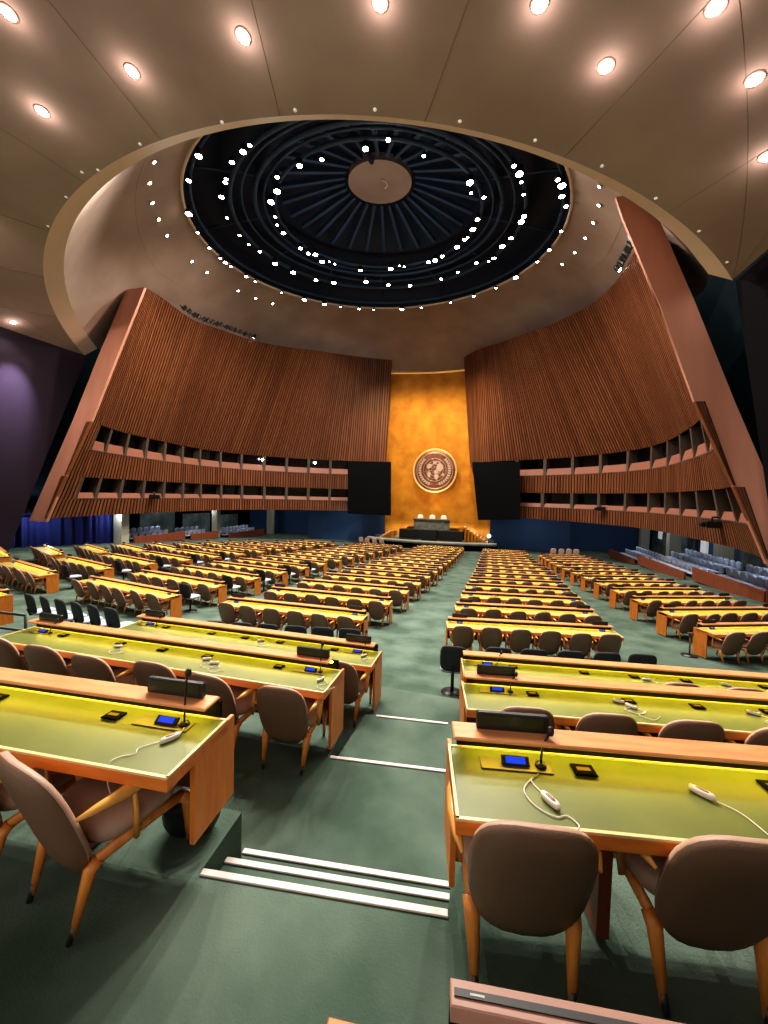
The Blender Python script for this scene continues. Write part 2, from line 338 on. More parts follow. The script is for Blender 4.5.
# spotlights of the dome
def spot_template(name,r,lens,mname):
    root=empty(name,(0,0,0))
    MB().lathe([(r*.75,.34),(r,.3),(r*1.02,.03),(r*.95,0)],12).build('housing','black',root)
    MB().lathe([(r*.86,-.006),(r*.86,.006)],12).build('lens',mname,root)
    return root
E1,E2,E3,DOWN,SMALL,CONE=LIGHTS
tpl=spot_template('dome_spotlight',.17,None,'lamp'); tr=reg(tpl); first=[True]
def place(tree,loc,rot=None,label=None,group=None,cat='spotlight',scale=1):
    o=dup(tree,loc,0)
    if rot is not None: o.rotation_euler=rot
    o.scale=(scale,)*3
    tag(o,label,cat,group); return o
for ring,h,lab,gr in ((E1,.02,'small bright spotlight on the outer edge ring of the dark dome','outer circle of dome spotlights'),(E2,.85,'bright spotlight on the middle ring of the dark dome','middle circle of dome spotlights'),(E3,1.5,'bright spotlight on the inner ring of the dark dome','inner circle of dome spotlights')):
    for a,r in ring:
        if ring is E1: r=min(r,12.1)
        x,y,z=ap_pt(a,r,h); place(tr,(x,y,z-.3),label=lab,group=gr,scale=random.choice((.6,.8,1.0,1.3)))
def delete_tree(t):
    o,ch=t
    for c in ch: delete_tree(c)
    bpy.data.objects.remove(o)
delete_tree(tr)
tpl=empty('sloped_ceiling_light',(0,0,0)); MB().lathe([(.12,.03),(.14,-.03),(.10,-.04)],12).build('bezel','plaster_lip',tpl); MB().lathe([(.085,-.05),(.085,-.042)],12).build('lens','lamp',tpl); tr=reg(tpl)
def orient(n): return Vector((-n[0],-n[1],-n[2])).to_track_quat('Z','Y').to_euler()
for p in CONE: place(tr,(p[0]+p[3]*.02,p[1]+p[4]*.02,p[2]+p[5]*.02-.02),orient(p[3:]),'small white light set in the taupe slope around the dome','small lights on the sloped ceiling','ceiling light')
delete_tree(tr)
tpl=empty('recessed_downlight',(0,0,0)); MB().lathe([(.17,.02),(.185,-.015),(.145,-.02)],20).build('bezel','plaster_lip',tpl); MB().lathe([(.125,-.03),(.125,-.022)],20).build('lens','lampsoft',tpl); tr=reg(tpl)
DL=['recessed downlight in the corner of the ceiling above the dark left wall','third glowing downlight in from the left wall','glowing downlight between the two large bright ones on the near ceiling','largest glowing downlight, left of centre on the near ceiling','faint glowing downlight at the top centre of the ceiling','faint glowing downlight just right of the top centre','broad glowing downlight near the top right of the ceiling','oval downlight standing alone between dome rim and broad glow','oval downlight near the right wall, above the last one','lowest downlight by the dark right wall','tiny downlight low on the ceiling beside the dark left wall']
for p,l in zip(DOWN,DL): place(tr,(p[0],p[1],p[2]-.005),orient(p[3:]),l,'recessed downlights on the near ceiling','downlight')
delete_tree(tr)
tpl=MB().lathe([(.045,.02),(.05,-.012),(.03,-.02)],10).build('ceiling_pin_light','lampdim'); tr=(tpl,[])
for p in SMALL: place(tr,(p[0],p[1],p[2]-.004),orient(p[3:]),'tiny pale fitting in the row following the ceiling rim','tiny fittings along the ceiling rim','pin light')
delete_tree(tr)

# ------------------------------------------------------------------ side walls of the rear hall
def quadwall(name,pts,m,thick=(0,0,0)):
    n=len(pts); b=[tuple(Vector(p)+Vector(thick)) for p in pts]
    return struct(MB().hexa(pts,b).build(name,m))
quadwall('wall_left_rear',[(-26.9,-6.2,-4.6),(-26.9,15.5,-4.6),(-26.85,20.3,9.0),(-26.85,-6.2,9.0)],'purple',(-.35,0,0))
quadwall('wall_right_rear',[(9.7,-6.2,-4.6),(9.7,15.6,-4.6),(8.95,18.4,8.75),(9.1,-6.2,8.9)],'night',(.35,0,0))
quadwall('wall_left_side',[(-30.2,13,-1.9),(-30.2,50,-1.9),(-27.6,50,16),(-26.95,24,12.3),(-27.2,14,9.5)],'teal',(-.3,0,0))
quadwall('wall_right_side',[(13.9,12,-1.9),(13.9,50,-1.9),(11.0,50,16),(10.6,24,12.3),(9.8,14,9.5)],'teal',(.3,0,0))
quadwall('wall_left_gallery',[(-34,10,-5.5),(-34,50,-5.5),(-34,50,-1.5),(-34,10,-1.5)],'night',(-.3,0,0))
quadwall('wall_right_gallery',[(17.6,10,-5.8),(17.6,50,-5.8),(17.6,50,-1.5),(17.6,10,-1.5)],'bluewall',(.3,0,0))
quadwall('ceiling_gallery_left',[(-34,10,-1.7),(-29.0,10,-1.7),(-29.0,50,-1.7),(-34,50,-1.7)],'night',(0,0,.25))
quadwall('ceiling_gallery_right',[(17.6,10,-1.7),(12.5,10,-1.7),(12.5,50,-1.7),(17.6,50,-1.7)],'night',(0,0,.25))
quadwall('wall_front_left',[(-34,49.5,-6),(-12.2,49.5,-6),(-12.2,49.5,-1.5),(-34,49.5,-1.5)],'bluewall',(0,.3,0))
quadwall('wall_front_right',[(-.2,49.5,-6),(17.6,49.5,-6),(17.6,49.5,-1.5),(-.2,49.5,-1.5)],'bluewall',(0,.3,0))
quadwall('wall_blue_left',[(-22.5,45.5,-6),(-12.6,46.6,-6),(-12.6,46.6,-1.6),(-22.5,45.5,-1.6)],'bluewall',(0,.3,0))
quadwall('wall_blue_right',[(.2,46.6,-6),(8.6,45.6,-6),(8.6,45.6,-1.6),(.2,46.6,-1.6)],'bluewall',(0,.3,0))

# curtain, gathered
cu=MB(); N=150
def cur(u,v):
    y=16.6+8.2*u; return (-29.8+.14*math.sin(u*70)+.06*math.sin(u*173+1),y,-1.6-2.75*v-.35*u*v)
cu.grid(cur,N,3); tag(cu.build('stage_curtain','curtain'),'long royal blue gathered curtain beneath the slatted balcony','curtain')

# ------------------------------------------------------------------ the two great slatted walls
BOT=[(18.2,17.45,-2.0),(19.1,21.3,-1.9),(19.5,25.7,-1.95),(19.8,30,-2.0),(19.6,33.5,-2.05),(18.3,37,-2.1),(15.6,40.6,-2.15),(11.6,43.5,-2.2),(7.9,45.2,-2.25),(6.2,46.0,-2.3)]
MID=[(16.15,18.75,4.25),(17.9,22,4.15),(18.9,26,4.15),(19.55,30,4.3),(19.5,33.5,4.25),(18.2,37,4.2),(15.4,40.5,4.15),(11.4,43.3,4.15),(7.4,45.1,4.2),(4.3,46.1,4.2)]
TOPL=[(13.9,20.5,13.15),(15.0,23,13.8),(15.45,26.5,13.85),(15.5,30,14.5),(14.6,33,14.75),(13.0,36,15.15),(11.0,39.3,15.8),(8.8,42.1,16.2),(6.5,44.3,16.45),(3.85,46,16.55)]
TOPR=list(TOPL); TOPR[0]=(14.15,20.15,11.5); TOPR[1]=(15.05,22.8,13.2); TOPR[-1]=(4.75,46,16.3)
BOTR=list(BOT); BOTR[-1]=(7.7,45.3,-2.3); BOTR[-2]=(9.6,44.6,-2.25)
MIDR=list(MID); MIDR[-1]=(5.9,45.7,4.2)
def cat(P,t):
    n=len(P)-1; x=min(max(t,0),1)*n; i=min(int(x),n-1); f=x-i
    p0,p1,p2,p3=[P[min(max(j,0),n)] for j in (i-1,i,i+1,i+2)]
    return tuple(.5*((2*p1[k])+(-p0[k]+p2[k])*f+(2*p0[k]-5*p1[k]+4*p2[k]-p3[k])*f*f+(-p0[k]+3*p1[k]-3*p2[k]+p3[k])*f**3) for k in range(3))
def ease(P,t0,t1,n):
    out=[cat(P,t0+(t1-t0)*i/n) for i in range(n+1)]; return out
def facept(side,t,z,off=0):
    B,Mi,T=cat(BOT if side<0 else BOTR,t),cat(MID if side<0 else MIDR,t),cat(TOPL if side<0 else TOPR,t)
    if z=='top': z=T[2]
    a,b=(B,Mi) if z<Mi[2] else (Mi,T)
    f=(z-a[2])/(b[2]-a[2]); d=a[0]+(b[0]-a[0])*f; y=a[1]+(b[1]-a[1])*f
    B2=cat(MID,min(1,t+.01)); B1=cat(MID,max(0,t-.01)); tx,ty=B2[0]-B1[0],B2[1]-B1[1]; l=math.hypot(tx,ty)
    nx,ny=ty/l,max(0,-tx/l); l=math.hypot(nx,ny); nx/=l; ny/=l        # outward, away from the hall
    return (XC+side*(d+nx*off),y+ny*off,z)
def slats(side,z0,z1,t0,t1,name,parent,label=None,pitch=.29):
    mb=MB(); L=0; NN=400; ts=[t0+(t1-t0)*i/NN for i in range(NN+1)]; acc=[0]
    for i in range(NN):
        a=cat(MID,ts[i]);b=cat(MID,ts[i+1]); acc.append(acc[-1]+math.hypot(b[0]-a[0],b[1]-a[1]))
    n=max(2,int(acc[-1]/pitch))
    def tt(s):
        import bisect
        j=min(max(bisect.bisect_left(acc,s),1),NN); f=(s-acc[j-1])/max(1e-9,acc[j]-acc[j-1]); return ts[j-1]+(ts[j]-ts[j-1])*f
    for k in range(n):
        sa=acc[-1]*k/n; sb=acc[-1]*(k+.68)/n; sc=acc[-1]*(k+1)/n
        ta,tb,tc=tt(sa),tt(sb),tt(sc)
        zt=(lambda t: z1 if z1!='top' else cat(TOPL if side<0 else TOPR,t)[2])
        zs=3 if z1=='top' else 1
        wm=random.choice((0,0,2,3))
        for (u,v,o1,o2,mi) in ((ta,tb,0,0,wm),(tb,tb+1e-5,0,.16,1),(tb,tc,.16,.16,1),(tc,tc+1e-5,.16,0,1)):
            for q in range(zs):
                fa=q/zs; fb=(q+1)/zs
                za=z0+(zt(u)-z0)*fa; zb=z0+(zt(u)-z0)*fb; zc=z0+(zt(v)-z0)*fb; zd=z0+(zt(v)-z0)*fa
                mb.add([facept(side,u,za,o1),facept(side,v,zd,o2),facept(side,v,zc,o2),facept(side,u,zb,o1)],[(0,1,2,3)],mi)
    # closing strips at top and bottom edges
    for zz in (z0,z1):
        mb.grid(lambda a,b:facept(side,t0+(t1-t0)*a,zz if zz!='top' else 'top',.0+.35*b),80,1,0)
    o=mb.build(name,['walnut','groove','walnut1','walnut2'],parent); 
    if label: o['label']=label
    return o
def band(side,z0,z1,t0,t1,o0,o1,m,name,parent,n=80):
    mb=MB(); mb.grid(lambda a,b:facept(side,t0+(t1-t0)*a,z0+(z1-z0)*b,o0+(o1-o0)*b),n,1,0); return mb.build(name,m,parent)
def bridge(side,z,t0,t1,o0,o1,m,name,parent):
    mb=MB(); mb.grid(lambda a,b:facept(side,t0+(t1-t0)*a,z,o0+(o1-o0)*b),80,1,0); return mb.build(name,m,parent)
for side,nm in ((-1,'wall_left'),(1,'wall_right')):
    w=struct(empty(nm,(0,0,0)))
    slats(side,4.2,'top',0,1,'upper_slats',w)
    slats(side,.75,2.5,0,1,'parapet_slats',w)
    slats(side,-1.95,-.75,0,1,'lower_slats',w)
    # salmon end of the wall
    pin=[(18.2,17.42,-2.15),(17.3,17.95,.7),(16.15,18.68,4.2),(15.0,19.52,8.6),(13.9 if side<0 else 13.65,20.48,13.15)]
    pout=[19.67,18.75,17.75,16.6,15.42] if side<0 else [19.35,18.5,17.5,16.3,15.0]
    inn=[(XC+side*d,y,z) for d,y,z in pin]; out=[(XC+side*w2,y,z) for (d,y,z),w2 in zip(pin,pout)]
    if side>0:
        inn.append((XC+13.4,20.75,14.3)); out.append((XC+14.8,20.75,14.3))
    ep=MB(); D_=Vector((0,.16,0))
    for i in range(len(inn)-1):
        a=[inn[i],out[i],tuple(Vector(out[i])+D_),tuple(Vector(inn[i])+D_)]
        b=[inn[i+1],out[i+1],tuple(Vector(out[i+1])+D_),tuple(Vector(inn[i+1])+D_)]
        ep.hexa(a,b)
    ep.build('end_panel','salmon',w)['label']='smooth salmon wooden end of the slatted wall'
    # stepped returns that wrap over the end panel
    for (z0,z1) in ((-1.95,.72),(.78,4.2)):
        rt=MB(); n=3
        def q(z,o):
            p=facept(side,0,z); return (p[0]+side*o,p[1]-.10,p[2])
        for k in range(n):
            a0,a1=k/n,(k+.7)/n
            for (u,v,mi) in ((a0,a1,0),(a1,(k+1)/n,1)):
                w0,w1=.06,.32
                rt.hexa([q(z0,w0*u-.03),q(z0,w0*v),q(z1,w1*v),q(z1,w1*u-.03)],[tuple(Vector(x_)+Vector((0,.2,0))) for x_ in (q(z0,w0*u-.03),q(z0,w0*v),q(z1,w1*v),q(z1,w1*u-.03))],mi)
        rt.build('slat_return',['walnut','groove'],w)
    # two long bands of booth windows
    TE=.865
    for (z0,z1,zs,nm2,ta) in ((2.5,4.2,3.2,'upper',.045),(-.75,.75,-.3,'lower',.055 if side<0 else .02)):
        if side>0 and nm2=='upper': ta=.0
        band(side,z0,z1,ta,TE,.9,.75,'glass','booth_glass',w)
        bridge(side,z1,ta,TE,0,.9,'groove','window_head',w)
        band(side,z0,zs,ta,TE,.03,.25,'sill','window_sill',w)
        bridge(side,zs,ta,TE,.25,.9,'mullion','window_shelf',w)
        if ta>0: slats(side,z0,z1,0,ta,'jamb_slats',w)
        slats(side,z0,z1,TE,1,'end_slats',w)
        nmul=13 if side<0 else 12
        # spaced evenly along the length
        ts=[];acc=0;prev=cat(MID,ta);L=[(ta,0)]
        for i in range(1,201):
            t=ta+(TE-ta)*i/200; p=cat(MID,t); acc+=math.hypot(p[0]-prev[0],p[1]-prev[1]); prev=p; L.append((t,acc))
        for k in range(nmul+1):
            s=acc*(k/nmul)**1.12; t=min(L,key=lambda e:abs(e[1]-s))[0]
            mb=MB(); dt=.0035
            mb.hexa([facept(side,t-dt,z0,.02),facept(side,t+dt,z0,.02),facept(side,t+dt,z1,.02),facept(side,t-dt,z1,.02)],[facept(side,t-dt,z0,.85),facept(side,t+dt,z0,.85),facept(side,t+dt,z1,.85),facept(side,t-dt,z1,.85)])
            mb.build('mullion','mullion',w)
        mr=MB(); mr.grid(lambda a,b:facept(side,ta+(TE-ta)*a,z0+.07*b,-.02),80,1,0); mr.build('sill_rail','mullion',w)
    # dark backing so that nothing shows through the joints
    bk=MB(); bk.grid(lambda a,b:facept(side,a,-1.95+(cat(TOPL if side<0 else TOPR,a)[2]+1.95)*b,1.0),80,6,0); bk.build('backing','teal',w)
    # soffit under the balcony
    sf=MB(); sf.grid(lambda a,b:(lambda p:(p[0]+side*b*(9 if a<.5 else 4),p[1]+(1.5*b if a>.5 else 0),p[2]+.02))(facept(side,a,-1.95)),60,1,0); sf.build('soffit','night',w)

# lights in the booths
for p in ((-1,.615,3.8),(-1,.755,3.8)):
    x,y,z=facept(p[0],p[1],p[2],.2)
    lb=MB(); lb.lathe([(.02,-.12),(.13,-.07),(.15,0),(.13,.07),(.02,.12)],12); tag(lb.build('booth_lamp','lampsoft',loc=(x,y,z)),'small round white lamp glowing in the upper booth windows of the long left wall','lamp','white lamps in the upper booth windows')
# stage lamps on the rails over the slatted walls
def rail_lamps(side,t0,t1,n,lab):
    p=[facept(side,t0+(t1-t0)*i/20,'top',-.15) for i in range(21)]
    root=empty('lamp_rail',p[10]); c=Vector(p[10])
    MB().tube([tuple(Vector(a)+Vector((0,0,.35))-c) for a in p],.04,6).build('rail','black',root)
    for k in range(n):
        q=Vector(facept(side,t0+(t1-t0)*(k+.5)/n,'top',-.15))+Vector((0,0,.22))-c
        T=Matrix.Translation(q)@Matrix.Rotation(R(random.uniform(30,60))*(-side),4,'Y')@Matrix.Rotation(random.uniform(-.3,.3),4,'X')
        h=MB().lathe([(.08,.38),(.13,.3),(.15,0),(.17,-.02)],10,T=T).build('lamp_head','black',root)
        MB().lathe([(.12,-.035),(.12,-.025)],10,T=T).build('lens','seatgrey' if k!=n-1 else 'lamp',h)
    tag(root,lab,'stage lights')
rail_lamps(-1,.17,.46,16,'rail of black stage lamps along the top of the long left slatted wall')
rail_lamps(1,.03,.24,14,'rail of black stage lamps along the top of the right slatted wall')

# projector heads at the lower windows
for (s,t,z,lab) in ((-1,.235,-.55,'black camera fixed under the lower booth windows of the left slatted wall'),(1,.135,-.95,'large black camera fixed under the lower booth windows of the right slatted wall'),(1,.575,-.6,'small black camera on the right slatted wall near the black screen')):
    p=facept(s,t,z,-.35); root=empty('wall_camera',p)
    MB().box(-.32,.32,-.25,.25,-.17,.17,ch=.05).build('camera_body','black',root)
    MB().tube([(0,0,.15),(0,.0,.35),(.35*s,.1,.35)],.05,6).build('bracket','black',root)
    MB().lathe([(.11,0),(.12,.2),(.09,.22)],12,T=Matrix.Translation((-.3*s,0,0))@Matrix.Rotation(-s*PI/2,4,'Y')).build('lens_barrel','black',root)
    tag(root,lab,'camera')

# ------------------------------------------------------------------ gold wall, emblem, screens, stage
gw=MB()
def gold(u,v):
    x=-13.6+14.6*u; y=48.2+.9*math.sin(PI*u)*(.4+.6*v); return (x,y,-4.9+20.9*v)
gw.grid(gold,24,30); struct(gw.build('wall_front_gold','gold'))
gl=MB(); gl.tube([(-12.9+12.4*i/20,48.0+.85*math.sin(PI*(i/20)),15.65) for i in range(21)],.1,6); o=gl.build('trim_gold','brightgold'); struct(o)
# sloping gold flare at the foot of the wall
gf=MB(); gf.grid(lambda u,v:(-13.4+14.4*u,48.3-1.3*(1-v)**2,-5.0+1.9*v),20,6); struct(gf.build('wall_front_gold_foot','gold'))
em=empty('round_emblem',(-6.62,47.55,3.28))
RX=Matrix.Rotation(PI/2,4,'X')
MB().lathe([(2.62,-.3),(2.62,0.05),(2.3,.09),(0.01,.09)],64,T=RX).build('backing_disc','copper',em)
rm=MB(); rm.tube([(2.62*math.cos(2*PI*i/64),-.06,2.62*math.sin(2*PI*i/64)) for i in range(65)],.11,8); rm.build('outer_rim','brightgold',em)
gr=MB()
for r in (.36,.72,1.06,1.4): gr.tube([(r*math.cos(2*PI*i/48),-.14,.12+r*math.sin(2*PI*i/48)) for i in range(49)],.028,5)
for k in range(8):
    a=PI*k/4+.2; gr.tube([(.1*math.cos(a),-.14,.12+.1*math.sin(a)),(1.4*math.cos(a),-.14,.12+1.4*math.sin(a))],.024,5)
gr.build('globe_grid','paleshine',em)
ld=MB()
def blob(cx,cz,pts,h=.05):
    n=len(pts); a=[(cx+x,-.13,cz+z) for x,z in pts]; b=[(x,-.13-h,z) for x,y,z in a]; ld.hexa(a,b)
blob(-.55,.55,[(-.45,-.05),(-.3,-.32),(0,-.22),(.22,-.02),(.3,.2),(.02,.3),(-.25,.28)])       # lands spread round the pole
blob(-.62,-.35,[(-.2,-.35),(.02,-.5),(.12,-.2),(.18,.1),(-.05,.3),(-.25,.1)])
blob(.15,-.1,[(-.25,-.15),(.0,-.3),(.3,-.22),(.25,.1),(.05,.25),(-.2,.12)])
blob(.25,-.75,[(-.25,.3),(-.3,0),(-.05,-.4),(.15,-.25),(.3,.1),(.15,.32)])
blob(.6,.35,[(-.35,-.35),(.1,-.45),(.45,-.1),(.45,.3),(.1,.6),(-.25,.45),(-.4,.1)])
blob(.95,-.45,[(-.1,-.15),(.15,-.2),(.28,.05),(.05,.2)])
blob(-.05,.95,[(-.2,-.1),(.15,-.15),(.3,.1),(0,.25)])
ld.build('continents','paleshine',em)
rr=MB(); rr.tube([(2.2*math.cos(2*PI*i/64),-.12,2.2*math.sin(2*PI*i/64)) for i in range(65)],.05,6); rr.build('inner_rim','paleshine',em)
lv=MB()
for s in (-1,1):
    st=[]
    for i in range(15):
        a=-PI/2+s*(.12+i*.165); r=1.83; st.append((r*math.cos(a),-.13,.1+r*math.sin(a)*.98))
    lv.tube(st,.03,5)
    for i in range(1,14):
        x,_,z=st[i]; a=-PI/2+s*(.12+i*.165); t=a+s*PI/2
        for q in (-1,1):
            b=t+q*.55; L=.36; w=.085; dx,dz=math.cos(b),math.sin(b); px,pz=-dz,dx
            pts=[(x,z),(x+dx*L*.5+px*w,z+dz*L*.5+pz*w),(x+dx*L,z+dz*L),(x+dx*L*.5-px*w,z+dz*L*.5-pz*w)]
            lv.hexa([(u,-.12,v) for u,v in pts],[(u,-.16,v) for u,v in pts])
lv.build('laurel_wreath','paleshine',em)
tag(em,'round copper emblem of a world map within a laurel wreath on the gold wall','emblem')

for (x0,y0,x1,y1,xb0,xb1,lab) in ((-15.96,42.0,-11.42,44.0,-15.82,-11.25,'large black screen hanging to the left of the gold wall'),(-2.01,44.0,2.9,42.0,-1.13,3.13,'large black screen hanging to the right of the gold wall')):
    root=empty('projection_screen',((x0+x1)/2,(y0+y1)/2,1)); c=Vector(root.location)
    zt0,zt1=.0940*y0,.0920*y1; zb0,zb1=-.0505*y0,-.0515*y1
    if x0>-5: zt0,zt1=.0915*y0,.0935*y1; zb0,zb1=-.0540*y0,-.0485*y1
    a=[Vector(p)-c for p in ((xb0,y0,zb0),(xb1,y1,zb1),(x1,y1,zt1),(x0,y0,zt0))]; b=[p+Vector((0,.5,0)) for p in a]
    MB().hexa([tuple(p) for p in a],[tuple(p) for p in b]).build('cabinet','blackmatte',root)
    k=.94; m_=sum(a,Vector())/4; a3=[m_+(p-m_)*k+Vector((0,-.02,0)) for p in a]; b3=[p+Vector((0,.03,0)) for p in a3]
    MB().hexa([tuple(p) for p in a3],[tuple(p) for p in b3]).build('screen_surface','blackmatte',root)
    tag(root,lab,'screen')

# stage
def arc(cx,cy,r,a0,a1,n): return [(cx+r*math.cos(a0+(a1-a0)*i/n),cy+r*math.sin(a0+(a1-a0)*i/n)) for i in range(n+1)]
st=MB(); st.prism([(-13.6,47.6),(-13.6,43.4)]+arc(-6.4,60,18.2,R(246),R(294),24)+[(.9,43.4),(.9,47.6)],-5.8,-5.0)
struct(st.build('floor_stage','night'))
se=MB(); pts=arc(-6.4,60,18.25,R(246.5),R(293.5),30); se.tube([(x,y,-4.93) for x,y in pts],.2,6); tag(se.build('stage_edge','stagewhite'),'long pale curved edge of the stage in front of the rostrum','stage edge')
s2=MB(); s2.prism([(-13.2,46.9)]+arc(-6.4,56,12.6,R(236),R(304),24)+[(.4,46.9)],-5.0,-4.72); struct(s2.build('floor_stage_upper','stagewhite'))
ros=empty('rostrum',(-6.4,45.4,-4.75))
MB().prism([(x,y) for x,y in arc(0,6.2,7.2,R(253),R(287),16)]+[(x,y) for x,y in arc(0,6.2,5.4,R(287),R(253),16)],0,2.15).build('stone_desk','granite',ros)
MB().prism(arc(0,6.2,7.35,R(252.5),R(287.5),16)+arc(0,6.2,6.6,R(287.5),R(252.5),16),2.15,2.25).build('desk_cap','granite',ros)
MB().prism([(-3.6,-.6),(-3.6,-1.75),(-1.4,-2.0),(1.4,-2.0),(3.7,-1.75),(3.7,-.6)],0,1.0).build('lower_desk','black',ros)
MB().box(-.85,.85,-2.55,-1.95,-.15,1.15,ch=.05).build('lectern_front','black',ros)
tag(ros,'grey stone rostrum above a long black desk below the gold wall','rostrum')
for k,x in enumerate((-1.55,-.1,1.25)):
    root=empty('speaker_chair',(-6.4+x,45.75,-3.6))
    MB().box(-.3,.3,-.25,.25,.35,.5,ch=.05).build('seat','cream',root)
    MB().pad(.72,1.05,.16,T=Matrix.Translation((0,.2,1.0))).build('backrest','cream',root)
    MB().lathe([(.06,0),(.05,.36)],8).build('pedestal','steel',root); MB().lathe([(.3,-1.15+1.15),(.28,.03)],12).build('base','steel',root)
    tag(root,['cream high-backed chair at the left end of the stone rostrum','cream high-backed chair in the middle of the stone rostrum','cream high-backed chair at the right end of the stone rostrum'][k],'chair','cream chairs on the rostrum')
pl=MB().box(-9.4,-3.3,45.2,47.4,-4.75,-3.6).build('floor_rostrum','black'); struct(pl)
for s,lab in ((1,'flight of pale-edged gold steps beside the rostrum, right of it'),(-1,'flight of pale-edged gold steps beside the rostrum, left of it')):
    root=empty('stage_steps',(-6.4+s*(4.6 if s>0 else 4.2),44.9,-5.0)); n=8 if s>0 else 4
    for k in range(n):
        x=s*(1.75-.36*k); z=.24*(k+1)*.92
        stp=MB().box(min(x,x-s*.5),max(x,x-s*.5),-.9,.9,0,z,ch=.01).build('step','gold',root)
        MB().box(x-.05,x+.05,-.98,.9,z-.07,z+.02).build('nosing','cream',stp)
    tag(root,lab,'steps')
bl=MB().lathe([(.02,-.2),(.16,-.1),(.2,0),(.16,.1),(.02,.2)],12).build('monitor_glow',mat('pale_blue_lamp',(.6,.8,1),.5,emit=((.6,.85,1),8)),loc=(.1,43.0,-4.0)); 
MB().tube([(0,0,-.2),(0,0,-1.0)],.04,6).build('stand','black',bl); tag(bl,'small pale blue glowing lamp on a stand at the right end of the stage','lamp')
for k,(x,y) in enumerate(((-13.9,41.6),(-13.1,41.3),(-12.2,41.2),(-11.4,41.3),(6.3,41.2),(7.0,41.0),(7.7,41.2),(8.4,41.4))):
    root=empty('tan_chair',(x,y,-F(x,y)))
    MB().pad(.55,.6,.1,T=Matrix.Translation((0,-.2,.72)),mf=0,mb=0).build('backrest','tan',root); MB().box(-.26,.26,-.2,.3,.38,.46,ch=.03).build('seat','tan',root)
    for q in (-.22,.22):
        for w_ in (-.15,.25): MB().tube([(q,w_,0),(q,w_,.4)],.02,6).build('leg','ferrule',root)
    tag(root,'pinkish tan chair in the group standing before the '+('left' if k<4 else 'right')+' blue wall','chair','tan chairs before the blue walls, '+('left' if k<4 else 'right'))

# ------------------------------------------------------------------ columns and gallery
for k,(x,y,w_) in enumerate(((-29.0,24.7,.42),(-29.6,36.8,.35),(-29.3,47.5,.4),(16.3,32.9,.45),(16.3,40.6,.45),(16.3,47.5,.4))):
    cz=-F(x,y); root=struct(MB().box(-w_,w_,-w_*.8,w_*.8,0,-1.6-cz,ch=.03).build('column_%d'%(k+1),'concrete',loc=(x,y,cz)))
tag(MB().box(-.55,.55,-.08,.08,0,2.3,ch=.02).build('service_door','sign',loc=(17.2,37.4,-F(17,37)),rz=R(85)),'tall white door panel in the gallery behind the right seats','door')
tag(MB().box(-.04,.04,-.45,.45,-.5,.5).build('notice_board','sign',loc=(17.4,46.4,-3.2)),'square white notice on the gallery wall past the right slatted wall','notice')
for k in range(4):
    y=29+k*5.1
    if k in (1,): continue
    o=MB().box(-.05,.05,-1.9,1.9,0,2.6).build('gallery_glass','panelglass',loc=(17.45,y+2.2,-F(17,y)-.1)); tag(o,'grey-green glazed panel in the gallery wall behind the right seats','glass panel','glazed panels in the right gallery wall')
for k in range(3):
    o=MB().box(-.05,.05,-2.2,2.2,0,2.6).build('gallery_glass','panelglass',loc=(-33.8,33+k*5.6,-F(-33,33+k*5.6)-.1)); tag(o,'grey glazed panel in the gallery wall behind the left seats','glass panel','glazed panels in the left gallery wall')
gs=empty('gallery_chair',(0,0,0))
MB().pad(.56,.52,.12,seg=16,rings=2,T=Matrix.Translation((0,-.24,.62))@Matrix.Rotation(R(-8),4,'X')).build('backrest','bluegrey',gs); MB().box(-.27,.27,-.2,.28,.34,.44,ch=.04).build('seat','bluegrey',gs); MB().box(-.05,.05,-.05,.05,0,.36).build('post','black',gs)
gtree=reg(gs)
def bleacher(side,segs,x0):
    nm='right' if side>0 else 'left'
    for si,(ya,yb,nr) in enumerate(segs):
        fz=-F(x0,(ya+yb)/2)
        wl=MB().box(-.06,.06,0,yb-ya,0,.78,ch=.01).build('gallery_barrier','redwood',loc=(x0,ya,fz-.05)); tag(wl,'low red-brown wooden front of the %s section of %s gallery seats'%(ORD[si+1],nm),'partition')
        plt=MB()
        for r in range(nr): plt.box(min(side*(.3+r*.95),side*(3.9)),max(side*(.3+r*.95),side*3.9),0,yb-ya,-.2,.10+.28*r)
        struct(plt.build('floor_gallery','night',loc=(x0,ya,fz)))
        n=int((yb-ya-.5)/.66)
        for r in range(nr):
            for k in range(n):
                o=dup(gtree,(x0+side*(.95+r*.95),ya+.5+k*.66,fz+.10+.28*r),side*PI/2)
                tag(o,'pale blue seat in the %s row of the %s section of %s gallery seats'%(ORD[r+1],ORD[si+1],nm),'seat','%s row of %s gallery section %s'%(ORD[r+1],nm,ORD[si+1]))
bleacher(1,((21.2,27.6,3),(28.6,36.5,3),(37.5,44.5,2)),12.2)
bleacher(-1,((25.6,31.2,2),(32.0,36.0,2),(37.8,45.0,2)),-28.7)
delete_tree(gtree)
# wooden return at the near end of the right gallery
tag(MB().box(0,4.5,-.06,.06,0,.8,ch=.01).build('gallery_barrier','redwood',loc=(12.2,21.15,-F(12.2,21)-.05),rz=R(-4)),'red-brown wooden end panel of the closest gallery seats on the right','partition')
# handrail by the cross aisle
hr=empty('handrail',(-7.3,4.5,-3.0))
for z in (.88,.62): MB().tube([(0,0,z),(-5.5,-.3,z)],.022,8).build('rail','black',hr)
for x in (0,-1.8,-3.6,-5.4): MB().tube([(x,x*.055,0),(x,x*.055,.88)],.02,8).build('post','black',hr)
tag(hr,'black metal handrail with two bars at the edge of the platform','handrail')

